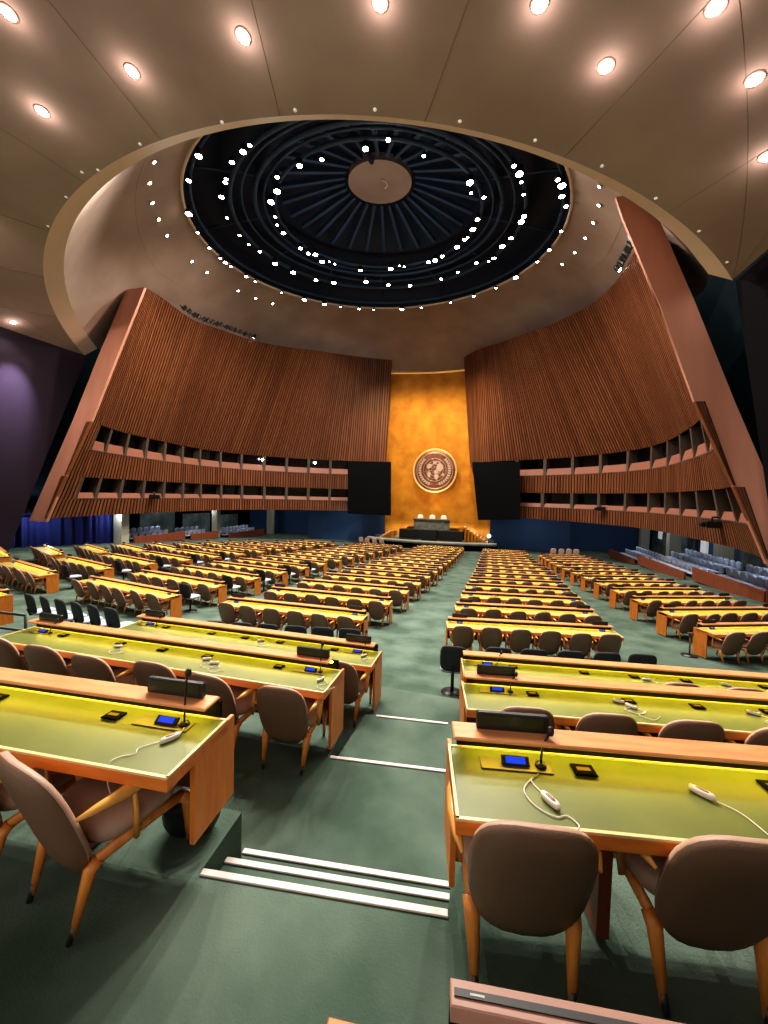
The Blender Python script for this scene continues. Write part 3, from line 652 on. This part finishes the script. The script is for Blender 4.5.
# ------------------------------------------------------------------ brown armchair
def back_mb(mb,seg=28,rings=4,mf=0,mb_=1):
    T=Matrix.Translation((0,-.14,.565))@Matrix.Rotation(R(19),4,'X')
    mb.pad(.50,.70,.085,n=3.0,seg=seg,rings=rings,mf=mf,mb=mb_,bend=.5,taper=.045,T=T,dome=.75)
def seat_mb(mb,seg=24,rings=3,mi=0):
    T=Matrix.Translation((0,.22,.43))@Matrix.Rotation(R(93),4,'X')
    mb.pad(.52,.50,.12,n=3.2,seg=seg,rings=rings,mf=mi,mb=mi,T=T,dome=.6)
def frame_pts(s): return ([(s*.20,-.10,.03),(s*.215,-.035,.30),(s*.222,.0,.335)],[(s*.215,.43,.345),(s*.222,.475,.30),(s*.205,.50,.03)])
def rear_leg(mb,s,mi=0,n=8): p=frame_pts(s)[0]; mb.tube(p,[.018,.036,.034],n,mi,flat=.75)
def front_leg(mb,s,mi=0,n=8): p=frame_pts(s)[1]; mb.tube(p,[.034,.036,.018],n,mi,flat=.75)
def side_rail(mb,s,mi=0,n=8): mb.tube([(s*.222,-.01,.335),(s*.228,.22,.355),(s*.216,.445,.345)],[.031,.032,.031],n,mi,flat=.7)
def armrest(mb,s,mi=0,n=8):
    mb.tube([(s*.235,.17,.35),(s*.275,.15,.48),(s*.295,.13,.62)],[.05,.036,.034],n,mi,flat=.4)
    mb.tube([(s*.275,-.12,.635),(s*.29,-.04,.64),(s*.30,.08,.643),(s*.30,.22,.645),(s*.285,.33,.65)],[.008,.022,.032,.03,.012],n,mi,flat=1.0)
def make_chair():
    root=empty('armchair',(0,0,0))
    m=MB(); back_mb(m); b=m.build('backrest',['tan','brown'],root)
    m=MB(); seat_mb(m); m.build('seat','tan',root)
    for s in (-1,1):
        m=MB(); rear_leg(m,s); l=m.build('leg','beech',root); MB().tube([(s*.197,-.115,0),(s*.203,-.09,.075)],[.014,.017],8).build('foot_cap','ferrule',l)
        m=MB(); front_leg(m,s); l=m.build('leg','beech',root); MB().tube([(s*.204,.502,0),(s*.208,.496,.075)],[.014,.017],8).build('foot_cap','ferrule',l)
        m=MB(); side_rail(m,s); m.build('side_rail','beech',root)
        m=MB(); armrest(m,s); m.build('armrest','arm',root)
    return root
def make_mid():
    root=empty('armchair',(0,0,0))
    m=MB(); back_mb(m,18,3); m.build('backrest',['tan','brown'],root)
    m=MB(); seat_mb(m,14,2); m.build('seat','tan',root)
    m=MB()
    for s in (-1,1): rear_leg(m,s,0,5); front_leg(m,s,0,5); side_rail(m,s,0,5)
    m.build('frame','beech',root)
    m=MB()
    for s in (-1,1): armrest(m,s,0,5)
    m.build('armrest','arm',root)
    return root
def far_mb():
    m=MB(); back_mb(m,12,2,0,1); seat_mb(m,10,2,0)
    for s in (-1,1): rear_leg(m,s,2,4); front_leg(m,s,2,4); side_rail(m,s,2,4); armrest(m,s,2,4)
    return m
ch_full=reg(make_chair()); ch_mid=reg(make_mid()); farm=far_mb(); far_o=farm.build('armchair',['tan','brown','beech']); ch_far=(far_o,[])

# ------------------------------------------------------------------ black visitor chair
def make_black():
    root=empty('visitor_chair',(0,0,0))
    MB().pad(.47,.5,.06,n=4.5,seg=24,rings=3,bend=.3,T=Matrix.Translation((0,-.2,.72))@Matrix.Rotation(R(10),4,'X')).build('backrest','navy',root)
    MB().pad(.46,.46,.08,n=4.5,seg=24,rings=3,T=Matrix.Translation((0,.06,.47))@Matrix.Rotation(R(90),4,'X')).build('seat','seatgrey',root)
    MB().tube([(0,.02,.02),(0,.02,.43)],.03,8).build('post','black',root)
    MB().tube([(0,.0,.42),(0,-.2,.44),(0,-.25,.6)],.022,8).build('back_bracket','black',root)
    MB().lathe([(.2,0),(.2,.012),(.05,.03)],20,T=Matrix.Translation((0,.02,0))).build('base_plate','black',root)
    return root
bk_tree=reg(make_black())

# ------------------------------------------------------------------ long desks
def station(root,x,s,full=True,disp=True):
    # one delegation's console; s=+1 at the left end of the desk, s=-1 at its right end
    X=lambda a:x+s*a
    def bx(a,b): return (min(X(a),X(b)),max(X(a),X(b)))
    if disp:
        a,b=bx(.15,.53)
        d=MB().box(a,b,-.035,.0,.8665,.962,ch=.006).build('name_display','black',root)
        if full: MB().box(a+.02,b-.02,-.038,-.032,.89,.952).build('display_window','dispglass',d)
    a,b=bx(.16,.52)
    if full: MB().box(a,b,-.17,-.075,.742,.748,ch=.002).build('console','steel',root)
    a,b=bx(.27,.41) if s>0 else bx(.25,.39)
    T=Matrix.Translation((0,-.115,.75))@Matrix.Rotation(R(38),4,'X')
    u=MB().box(a,b,-.018,.03,0,.022,T=T,ch=.004).build('voting_unit','black',root)
    MB().box(a+.02,b-.02,-.010,.022,.022,.024,T=T).build('lcd_screen','lcd',u)
    if full:
        m=MB(); xb=X(.47) if s>0 else X(.21)
        if s>0: pts=[(xb,-.12,.75),(xb,-.12,.79),(xb+.006,-.11,.83),(xb+.025,-.09,.865),(xb+.055,-.07,.895)]
        else: pts=[(xb,-.11,.75),(xb,-.11,.80),(xb,-.105,.90),(xb+.002,-.10,1.0),(xb+.004,-.09,1.04)]
        m.tube(pts,.006,6); mic=m.build('microphone','black',root); h=pts[-1]
        MB().lathe([(.004,-.024),(.016,-.018),(.019,0),(.016,.018),(.004,.026)],10,T=Matrix.Translation((h[0]+.004,h[1],h[2]+.012))).build('windscreen','black',mic)
        MB().lathe([(.03,.75),(.026,.762),(.01,.768)],12,T=Matrix.Translation((xb,pts[0][1],0))).build('microphone_base','black',mic)
def selector(root,x):
    m=MB().box(x-.055,x+.055,-.165,-.085,.743,.757,ch=.004).build('voting_buttons','blackmatte',root)
    MB().box(x-.035,x+.03,-.140,-.115,.757,.760).build('button_row','buttonred',m)
def make_desk(W,full=True,pz=.06,ledge_x=(.05,.05),disps=(1,1)):
    root=empty('delegate_desk',(0,0,0))
    t=MB().box(0,W,-.50,.0,.665,.735,0,ch=.006).build('worktop','cherry',root)
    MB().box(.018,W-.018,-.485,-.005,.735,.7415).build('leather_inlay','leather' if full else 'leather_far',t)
    e_=MB()
    e_.box(0,W,-.503,-.487,.735,.746); e_.box(0,.014,-.5,0,.735,.746); e_.box(W-.014,W,-.5,0,.735,.746); e_.box(0,W,-.012,0,.735,.748); e_.build('edge_banding','edge',t)
    l=MB().box(ledge_x[0],W-ledge_x[1],-.12,.03,.845,.866,0,ch=.006).build('ledge','ledge',root)
    MB().box(.05,W-.05,.0,.02,.70,.845).build('back_board','blackmatte',root)  # black, so the shadow line under the ledge sits in its colour
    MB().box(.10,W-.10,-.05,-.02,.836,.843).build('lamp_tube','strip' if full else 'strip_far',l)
    for x0,x1 in ((0,.028),(W-.028,W)):
        MB().box(x0,x1,-.30,.075,pz,.735,ch=.004).build('end_panel','cherry_v',root)
    MB().box(.03,W-.03,-.03,.0,.30,.665).build('modesty_panel','redwood',root)
    if full:
        for x in (W*.17,W*.5,W*.83): MB().box(x-.03,x+.03,-.26,-.05,0,.665,ch=.01).build('leg','redwood',root)
    station(root,0,1,full,disps[0]); station(root,W,-1,full,disps[1])
    for f in ((.155,.36,.5,.64,.845) if full else ()): selector(root,W*f)
    return root

CH=[]      # every brown chair: (x,y,f,rz,label,group,detail)
def desk_at(tree,x,y,f,deg,label,group):
    o=dup(tree,(x,y,-f),R(deg)); tag(o,label,'desk',group); return o
def seats(x,y,f,deg,W,n,labf,group,detail,skip=(),jit=True,dist=.66,edge=None):
    c,s=math.cos(R(deg)),math.sin(R(deg)); e=edge if edge is not None else W/n/2
    for k in range(n):
        if k in skip: continue
        u=e+(W-2*e)*k/max(1,n-1); v=-dist-(random.uniform(-.05,.06) if jit else 0)
        px,py=x+c*u-s*v,y+s*u+c*v
        CH.append((px,py,f,R(deg)+(random.gauss(0,.07) if jit else 0),labf(k),group,detail))

# --- three raised rows beside the camera
WL=4.4
dL=make_desk(WL,True,.22,(.05,.07),(0,1)); t1=reg(dL)
def by_right(x,y,deg,W): return (x-W*math.cos(R(deg)),y-W*math.sin(R(deg)))
x,y=by_right(-1.49,1.97,4.7,WL); desk_at(t1,x,y,2.13,4.7,'long cherry desk closest on the left, with white earpiece cable hanging over its front','near desks')
delete_tree(t1)
t2=reg(make_desk(4.5,True,.04,(.05,.12),(1,1)))
x,y=by_right(-1.49,3.9,1.4,4.5); desk_at(t2,x,y,2.67,1.4,'long lit cherry desk in the second row left of the aisle','near desks')
seats(x,y,2.67,1.4,4.5,6,lambda k:'brown armchair, %s from the aisle at the second-row desk left of the aisle'%ORD[6-k],'chairs of the second desk row left of the aisle','full',edge=.36,dist=.50,jit=True)
x,y=by_right(-1.43,5.29,.9,4.3)
delete_tree(t2)
t3=reg(make_desk(4.3,True,.04,(.05,.08),(1,1)))
desk_at(t3,x,y,3.0,.9,'long lit cherry desk in the third row left of the aisle, before the cross aisle','near desks')
seats(x,y,3.0,.9,4.3,6,lambda k:'brown armchair, %s from the aisle at the third-row desk left of the aisle'%ORD[6-k],'chairs of the third desk row left of the aisle','full',edge=.36,dist=.50)
delete_tree(t3)
t1=reg(make_desk(4.4,True,.22,(.02,.05),(1,0)))
desk_at(t1,-.175,2.14,2.13,10,'long cherry desk closest on the right, with two white earpieces on its green top','near desks')
delete_tree(t1)
t2=reg(make_desk(4.4,True,.04,(.02,.05),(1,1)))
desk_at(t2,-.21,4.03,2.67,9.3,'long lit cherry desk in the second row right of the aisle','near desks')
seats(-.21,4.03,2.67,9.3,4.4,6,lambda k:'brown armchair, %s from the aisle at the second-row desk right of the aisle'%ORD[k+1],'chairs of the second desk row right of the aisle','full',edge=.50,dist=.42,jit=False)
delete_tree(t2); t2=reg(make_desk(4.4,True,.04,(.02,.05),(0,1)))
desk_at(t2,-.30,5.42,3.0,8,'long lit cherry desk in the third row right of the aisle, before the cross aisle','near desks')
seats(-.30,5.42,3.0,8,4.4,6,lambda k:'brown armchair, %s from the aisle at the third-row desk right of the aisle'%ORD[k+1],'chairs of the third desk row right of the aisle','full',skip=(0,1,2),edge=.5,dist=.30,jit=False)
delete_tree(t2)
# individually placed chairs of the first row
CH.append((.20,1.765,2.13,R(8),'brown armchair at the aisle end of the closest right desk, seen from behind','chairs of the first desk row','full'))
CH.append((.965,1.935,2.13,R(10),'brown armchair second from the aisle at the closest right desk','chairs of the first desk row','full'))
CH.append((1.8,2.07,2.13,R(10),'brown armchair third from the aisle at the closest right desk','chairs of the first desk row','full'))
CH.append((-1.985,1.43,2.13,R(-12),'brown armchair at the aisle end of the closest left desk, turned slightly sideways','chairs of the first desk row','full'))
CH.append((-2.62,1.42,2.13,R(-6),'brown armchair second from the aisle at the closest left desk','chairs of the first desk row','full'))

# --- the blocks beyond the cross aisle
tables={}
def block(key,phrase,rows,xf,yf,df,Wf,nf,detail,i0=0,anchor='L',labseg=None):
    for i in range(i0,rows):
        W=round(Wf(i),2); deg=df(i); x,y=xf(i),yf(i)
        if anchor=='R': x,y=by_right(x,y,deg,W)
        f=3.95+.122*i if key!='A' or i>=0 else F(x,y)
        xc_=x+W/2*math.cos(R(deg)); 
        f=min(f,5.68); rowname=ORD[i+1-i0]
        full=False
        if (W) not in tables: tables[W]=reg(make_desk(W,False,.05))
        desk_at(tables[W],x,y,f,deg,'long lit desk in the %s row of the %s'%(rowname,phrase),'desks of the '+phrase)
        n=nf(i)
        seats(x,y,f,deg,W,n,lambda k,rowname=rowname:'brown chair %s from left, %s row, %s'%(ORD[k+1],rowname,phrase),'chairs of the '+phrase,detail if i<2 else 'far',edge=.37,dist=.50)
LX=[-3.05,-2.87,-2.74,-2.64,-2.54,-2.45,-2.42,-2.38,-2.33,-2.30,-2.28,-2.26,-2.25,-2.24,-2.2]
RXs=[-.97,-.92,-.87,-.82,-.75,-.69,-.65,-.62,-.6,-.58,-.55,-.52,-.5,-.5,-.5]
block('L','block just left of the main aisle',15,lambda i:LX[i],lambda i:9.8+2.03*i,lambda i:1.3-.05*i,lambda i:4.3,lambda i:6,'mid',anchor='R')
block('R','block just right of the main aisle',15,lambda i:RXs[i],lambda i:10.0+2.0*i,lambda i:10-.36*i,lambda i:4.15 if i<8 else 3.95,lambda i:6,'mid')
block('R3','block nearest the right gallery',13,lambda i:max(4.2,5.32-.13*i),lambda i:11.72+1.93*i,lambda i:22-.7*i,lambda i:4.15 if i<2 else 3.95,lambda i:6,'mid')
block('B','second block left of the main aisle',14,lambda i:-9.1+.1*i,lambda i:9.7+2.0*i,lambda i:-9+.35*i,lambda i:4.5,lambda i:6,'mid',anchor='R')
block('A','third block left of the main aisle',12,lambda i:-15.4+.17*i,lambda i:10.5+2.05*i,lambda i:-15+.5*i,lambda i:4.15,lambda i:6,'mid',anchor='R')
block('AA','block nearest the left gallery',9,lambda i:-21.1+.6*i,lambda i:12.4+1.9*i,lambda i:-24+1.2*i,lambda i:3.6,lambda i:5,'mid',anchor='R')
x,y=by_right(-10.75,6.3,-12,3.6)
tables[3.6]=tables.get(3.6) or reg(make_desk(3.6,False,.05))
desk_at(tables[3.6],x,y,3.28,-12,'cherry desk end standing beside the black handrail','near desks')
for t in tables.values(): delete_tree(t)

def vis_near(c): return c[0]**2+c[1]**2
CH.sort(key=vis_near)
near=CH[:300]; rest=CH[300:]
for (x,y,f,rz,lab,gr,det) in near:
    o=dup({'full':ch_full,'mid':ch_mid,'far':ch_far}[det],(x,y,-f),rz); tag(o,lab,'chair',gr)
m=MB()
for (x,y,f,rz,lab,gr,det) in rest:
    m.add(farm.v,[],0,Matrix.Translation((x,y,-f))@Matrix.Rotation(rz,4,'Z'))
    b=len(m.v)-len(farm.v)
    for fc,mi in zip(farm.f,farm.m): m.f.append([i+b for i in fc]); m.m.append(mi); m.smooth.append(True)
if rest: tag(m.build('distant_armchairs',['tan','brown','beech']),'mass of brown chairs filling the farthest desk rows before the stage','chairs',kind='stuff')
delete_tree(ch_full); delete_tree(ch_mid); delete_tree(ch_far)

# --- black visitor chairs
def black(x,y,rz,lab,gr):
    o=dup(bk_tree,(x,y,-F(x,y)),rz); tag(o,lab,'chair',gr)
for k in range(6): black(-5.35+.54*k+.0,6.8+.13*k,R(8+random.uniform(-4,4)),'black visitor chair, %s from the aisle, in the cross aisle behind the left third row'%ORD[6-k],'black chairs in the cross aisle left of the aisle')
for k in range(5): black(.22+.61*k,7.25+.14*k,R(9+random.uniform(-4,4)),'black visitor chair, %s from the aisle, in the cross aisle behind the right third row'%ORD[k+1],'black chairs in the cross aisle right of the aisle')
for k in range(6): black(-10.75+.56*k,6.95-.04*k,R(-12+random.uniform(-5,5)),'black visitor chair with pale seat, %s from the handrail side of the far left six'%ORD[k+1],'six black chairs with pale seats in the cross aisle')
black(-.53,7.0,R(6),'single black chair on a post standing in the main aisle','black chairs in the cross aisle')
black(4.35,6.35,R(8),'black visitor chair beyond the right end of the third-row desk','black chairs in the cross aisle')
for i in range(5):
    xx,yy=-9.1+.1*i-.3,9.7+2.0*i+.75; black(xx,yy,R(-8),'black visitor chair past the aisle end of the %s desk, second left block'%ORD[i+1],'black chairs at the ends of the second left block')
for i in range(5):
    xx,yy=-15.4+.17*i-.3,10.5+2.05*i+.75; black(xx,yy,R(-14),'black visitor chair past the aisle end of the %s desk, third left block'%ORD[i+1],'black chairs at the ends of the third left block')
delete_tree(bk_tree)

# ------------------------------------------------------------------ earpieces and their cables
def earpiece(x,y,f,rz,label,cable=None):
    root=empty('earpiece',(x,y,-f+.744),rz) if False else empty('earpiece',(x,y,-f+.744)); 
    T=Matrix.Translation((0,0,.014))@Matrix.Rotation(rz,4,'Z')
    MB().pad(.105,.036,.028,n=2.4,seg=20,rings=3,T=T@Matrix.Rotation(PI/2,4,'X')).build('body','white',root)
    MB().pad(.055,.018,.006,n=2.4,seg=14,rings=2,T=T@Matrix.Translation((0,0,.0135))@Matrix.Rotation(PI/2,4,'X')).build('grip','grip',root)
    if cable:
        pts=[Vector(p)-Vector((x,y,-f+.744)) for p in cable]
        # smooth the cable
        out=[]
        for i in range(len(pts)-1):
            p0,p1,p2,p3=[pts[min(max(j,0),len(pts)-1)] for j in (i-1,i,i+1,i+2)]
            for q in range(6):
                t=q/6; out.append(.5*((2*p1)+(-p0+p2)*t+(2*p0-5*p1+4*p2-p3)*t*t+(-p0+3*p1-3*p2+p3)*t**3))
        out.append(pts[-1]); MB().tube(out,.0028,6).build('cable','white',root)
    tag(root,label,'earpiece','white earpieces lying on the desks')
z1=-2.13+.748
earpiece(.32,1.86,2.13,R(-50),'white earpiece with looping cable behind the first chair at the closest right desk',
 [(.30,1.90,z1),(.25,1.98,z1),(.29,2.04,z1),(.25,1.99,z1),(.21,1.90,z1),(.25,1.82,z1),(.33,1.78,z1),(.38,1.80,z1),(.42,1.76,z1),(.40,1.72,z1),(.41,1.685,z1),(.41,1.675,z1-.08)])
earpiece(1.03,2.13,2.13,R(-38),'white earpiece lying alone between the two chairs on the closest right desk',[(1.07,2.10,z1),(1.14,2.05,z1),(1.18,1.96,z1),(1.2,1.87,z1)])
earpiece(-1.66,1.71,2.13,R(62),'white earpiece below the microphone on the closest left desk',
 [(-1.64,1.75,z1),(-1.67,1.82,z1),(-1.70,1.86,z1),(-1.66,1.78,z1),(-1.70,1.68,z1),(-1.76,1.60,z1),(-1.74,1.56,z1),(-1.79,1.52,z1),(-1.80,1.465,z1),(-1.80,1.455,z1-.09),(-1.78,1.47,z1-.2)])
for (x,y,f,a,l) in ((-4.3,3.62,2.67,20,'white earpiece toward the far end of the second-row left desk'),(-3.05,3.66,2.67,30,'white earpiece, upper of the pair on the second-row left desk'),(-2.9,3.6,2.67,25,'white earpiece, lower of the pair on the second-row left desk'),(-1.62,3.62,2.67,70,'white earpiece near the aisle end of the second-row left desk'),
    (1.27,4.12,2.67,-10,'white earpiece, upper of the pair on the second-row right desk'),(1.36,4.05,2.67,-35,'white earpiece, lower of the pair on the second-row right desk'),(2.43,4.28,2.67,-20,'white earpiece by the third chair of the second-row right desk'),
    (2.02,5.55,3.0,10,'white earpiece in the middle of the third-row right desk'),(2.95,5.72,3.0,-20,'white earpiece toward the far end of the third-row right desk'),(-3.28,5.1,3.0,30,'white earpiece in the middle of the third-row left desk'),(-1.62,5.08,3.0,60,'white earpiece near the aisle end of the third-row left desk')):
    zz=-f+.748; earpiece(x,y,f,R(a),l,[(x+.04,y,zz),(x+.1,y-.06,zz),(x+.02,y-.13,zz),(x+.12,y-.18,zz),(x+.2,y-.1,zz)])

# ------------------------------------------------------------------ desk front directly before the camera
nd=empty('front_ledge',(-.033,.60,-.768),R(7.3))
nb=MB().box(0,1.9,-.036,.0,-.028,.0,ch=.002)
nb.build('top_board','dullwood',nd)
MB().box(.006,1.9,-.024,-.014,.0,.0025).build('dark_slot','black',nd); MB().box(.03,.052,-.021,-.018,.0025,.003).build('slot_label','labelgrey',nd)
MB().box(0,1.9,-.034,-.004,-.87,-.028).build('board_front','blackmatte',nd)
tag(nd,'pinkish wooden rail with a dark slot along the bottom edge, in front of everything','rail')
cb=empty('side_table',(-.20,.50,-.765),R(6)); MB().box(0,.09,-.25,0,-.02,0,ch=.002).build('table_top','cherry',cb); MB().box(.02,.07,-.2,-.1,-.88,-.02).build('pedestal','redwood',cb)
tag(cb,'corner of an orange wooden table top at the bottom edge beside the aisle','table')
# dark bag under the closest left desk, boxes under the right one
bag=MB(); bag.pad(.34,.26,.2,n=2.5,seg=24,rings=4,T=Matrix.Translation((0,0,.13)),dome=.9); bo=bag.build('dark_bag','black',loc=(-1.74,1.97,-2.15),rz=R(20)); tag(bo,'dark rounded bag standing under the closest left desk by its end panel','bag')
# floor stand by the first desk near the right gallery
fs=empty('floor_stand',(5.15,11.6,-F(5.15,11.6))); MB().tube([(0,0,0),(0,0,.55)],.02,8).build('pole','steel',fs); MB().lathe([(.18,0),(.18,.02),(.03,.04)],16).build('base','black',fs); MB().box(-.06,.06,-.03,.03,.55,.62,ch=.01).build('head','steel',fs); tag(fs,'small metal floor stand at the aisle end of the first desk by the right gallery','stand')

# ------------------------------------------------------------------ lights
def lamp(kind,name,loc,energy,col=(1,.9,.8),target=None,**kw):
    d=bpy.data.lights.new(name,kind); d.energy=energy; d.color=col
    for k,v in kw.items(): setattr(d,k,v)
    o=bpy.data.objects.new(name,d); COL.objects.link(o); o.location=loc
    if target is not None: o.rotation_euler=(Vector(target)-Vector(loc)).to_track_quat('-Z','Y').to_euler()
    return o
for k in range(10):
    a=2*PI*k/10+.3; x,y,z=ap_pt(a,9.6,.3)
    tx,ty=XC+ (x-XC)*1.3, 24+(y-26.7)*1.5
    lamp('SPOT','dome_spot',(x,y,z-.5),8600,(1,.93,.84),(tx,ty,-5),spot_size=R(105),spot_blend=.7,shadow_soft_size=.18)
for k,(x,y) in enumerate(((-10,16),(-4,15),(-15,17),(1,17))):
    lamp('SPOT','rim_spot',(x,y,15.4),7000,(1,.92,.82),(x*.75,4.5,-3),spot_size=R(80),spot_blend=.8,shadow_soft_size=.2)
for p in DOWN:
    lamp('SPOT','downlight_beam',(p[0]+p[3]*.1,p[1]+p[4]*.1,p[2]-.1),420,(1,.88,.8),(p[0],p[1],-3),spot_size=R(120),spot_blend=.8,shadow_soft_size=.12)
    lamp('POINT','downlight_glow',(p[0]+p[3]*.3,p[1]+p[4]*.3,p[2]+p[5]*.3),17,(1,.82,.78),shadow_soft_size=.05)
for gx in (-10.5,-6.6,-2.7): lamp('SPOT','gold_wash',(gx,39.0,13.8),2700,(1,.78,.42),(gx,48.5,5),spot_size=R(100),spot_blend=1,shadow_soft_size=.4)
lamp('SPOT','gold_upwash',(-6.6,44.5,-2.0),900,(1,.7,.3),(-6.6,48.6,3),spot_size=R(100),spot_blend=.9,shadow_soft_size=.3)
for s in (-1,1):
    lamp('SPOT','slat_wash',(XC+s*2,24,16.8),8800,(1,.86,.72),(XC+s*19,27,3),spot_size=R(95),spot_blend=.9,shadow_soft_size=.3)
    lamp('SPOT','slat_wash',(XC+s*1,33,17.3),5000,(1,.88,.74),(XC+s*13,41,4),spot_size=R(85),spot_blend=.9,shadow_soft_size=.3)
    lamp('SPOT','end_wash',(XC+s*9,7.5,9.9),5200,(1,.84,.72),(XC+s*16.5,19,5),spot_size=R(60),spot_blend=.9,shadow_soft_size=.2)
    for y in (19,24,30,36,42): lamp('POINT','gallery_fill',(XC+s*(20.4 if y<26 and s<0 else 22.3),y,-1.95),170,(.85,.92,1),shadow_soft_size=.12)  # unseen fill lights added to brighten the dark galleries
lamp('SPOT','wall_wash',(-24.6,16.2,8.9),9000,(.8,.70,1),(-26.9,15.9,5.2),spot_size=R(42),spot_blend=1,shadow_soft_size=.1)
for bx_,by_ in ((-17,43.2),(4.6,43.2)): lamp('POINT','blue_wall_fill',(bx_,by_,-2.6),60,(.8,.9,1),shadow_soft_size=.1)  # unseen fills added to lift the blue walls beside the stage
lamp('POINT','dome_fill',ap_pt(0,.1,-2.0),260,(1,.9,.8),shadow_soft_size=.3)  # unseen fill light added below the dome opening
for k in range(5): lamp('POINT','dome_blue_fill',ap_pt(2*PI*k/5,5.5,.6),30,(.55,.75,1),shadow_soft_size=.08)  # blue fills added to lift the dark dome interior, no fixtures

w=bpy.data.worlds.new('ambient'); SC.world=w; w.use_nodes=True
w.node_tree.nodes['Background'].inputs[0].default_value=(1,.88,.78,1); w.node_tree.nodes['Background'].inputs[1].default_value=1.35

# ------------------------------------------------------------------ camera
cd=bpy.data.cameras.new('camera'); cam=bpy.data.objects.new('camera',cd); COL.objects.link(cam); SC.camera=cam
cd.sensor_fit='HORIZONTAL'; cd.sensor_width=36; cd.lens=385*36/768; cd.clip_end=200; cd.clip_start=.05
p_,r_,y_=R(-2.359),R(1.530),R(15.243)
Fv=Vector((-math.sin(y_)*math.cos(p_),math.cos(y_)*math.cos(p_),math.sin(p_))); R0=Vector((math.cos(y_),math.sin(y_),0)); U0=R0.cross(Fv)
Rv=R0*math.cos(r_)+U0*math.sin(r_); Uv=Rv.cross(Fv)
cam.matrix_world=Matrix(((Rv.x,Uv.x,-Fv.x,0),(Rv.y,Uv.y,-Fv.y,0),(Rv.z,Uv.z,-Fv.z,0),(0,0,0,1)))

for o in list(SC.objects):
    if o.parent is None: o.location.z+=EYE

SC.view_settings.view_transform='Standard'; SC.view_settings.look='Medium High Contrast'; SC.view_settings.exposure=-0.34
SC.cycles.max_bounces=5; SC.cycles.diffuse_bounces=3; SC.cycles.glossy_bounces=2; SC.cycles.transmission_bounces=2
SC.cycles.caustics_reflective=False; SC.cycles.caustics_refractive=False; SC.cycles.sample_clamp_indirect=4
SC.cycles.use_denoising=True
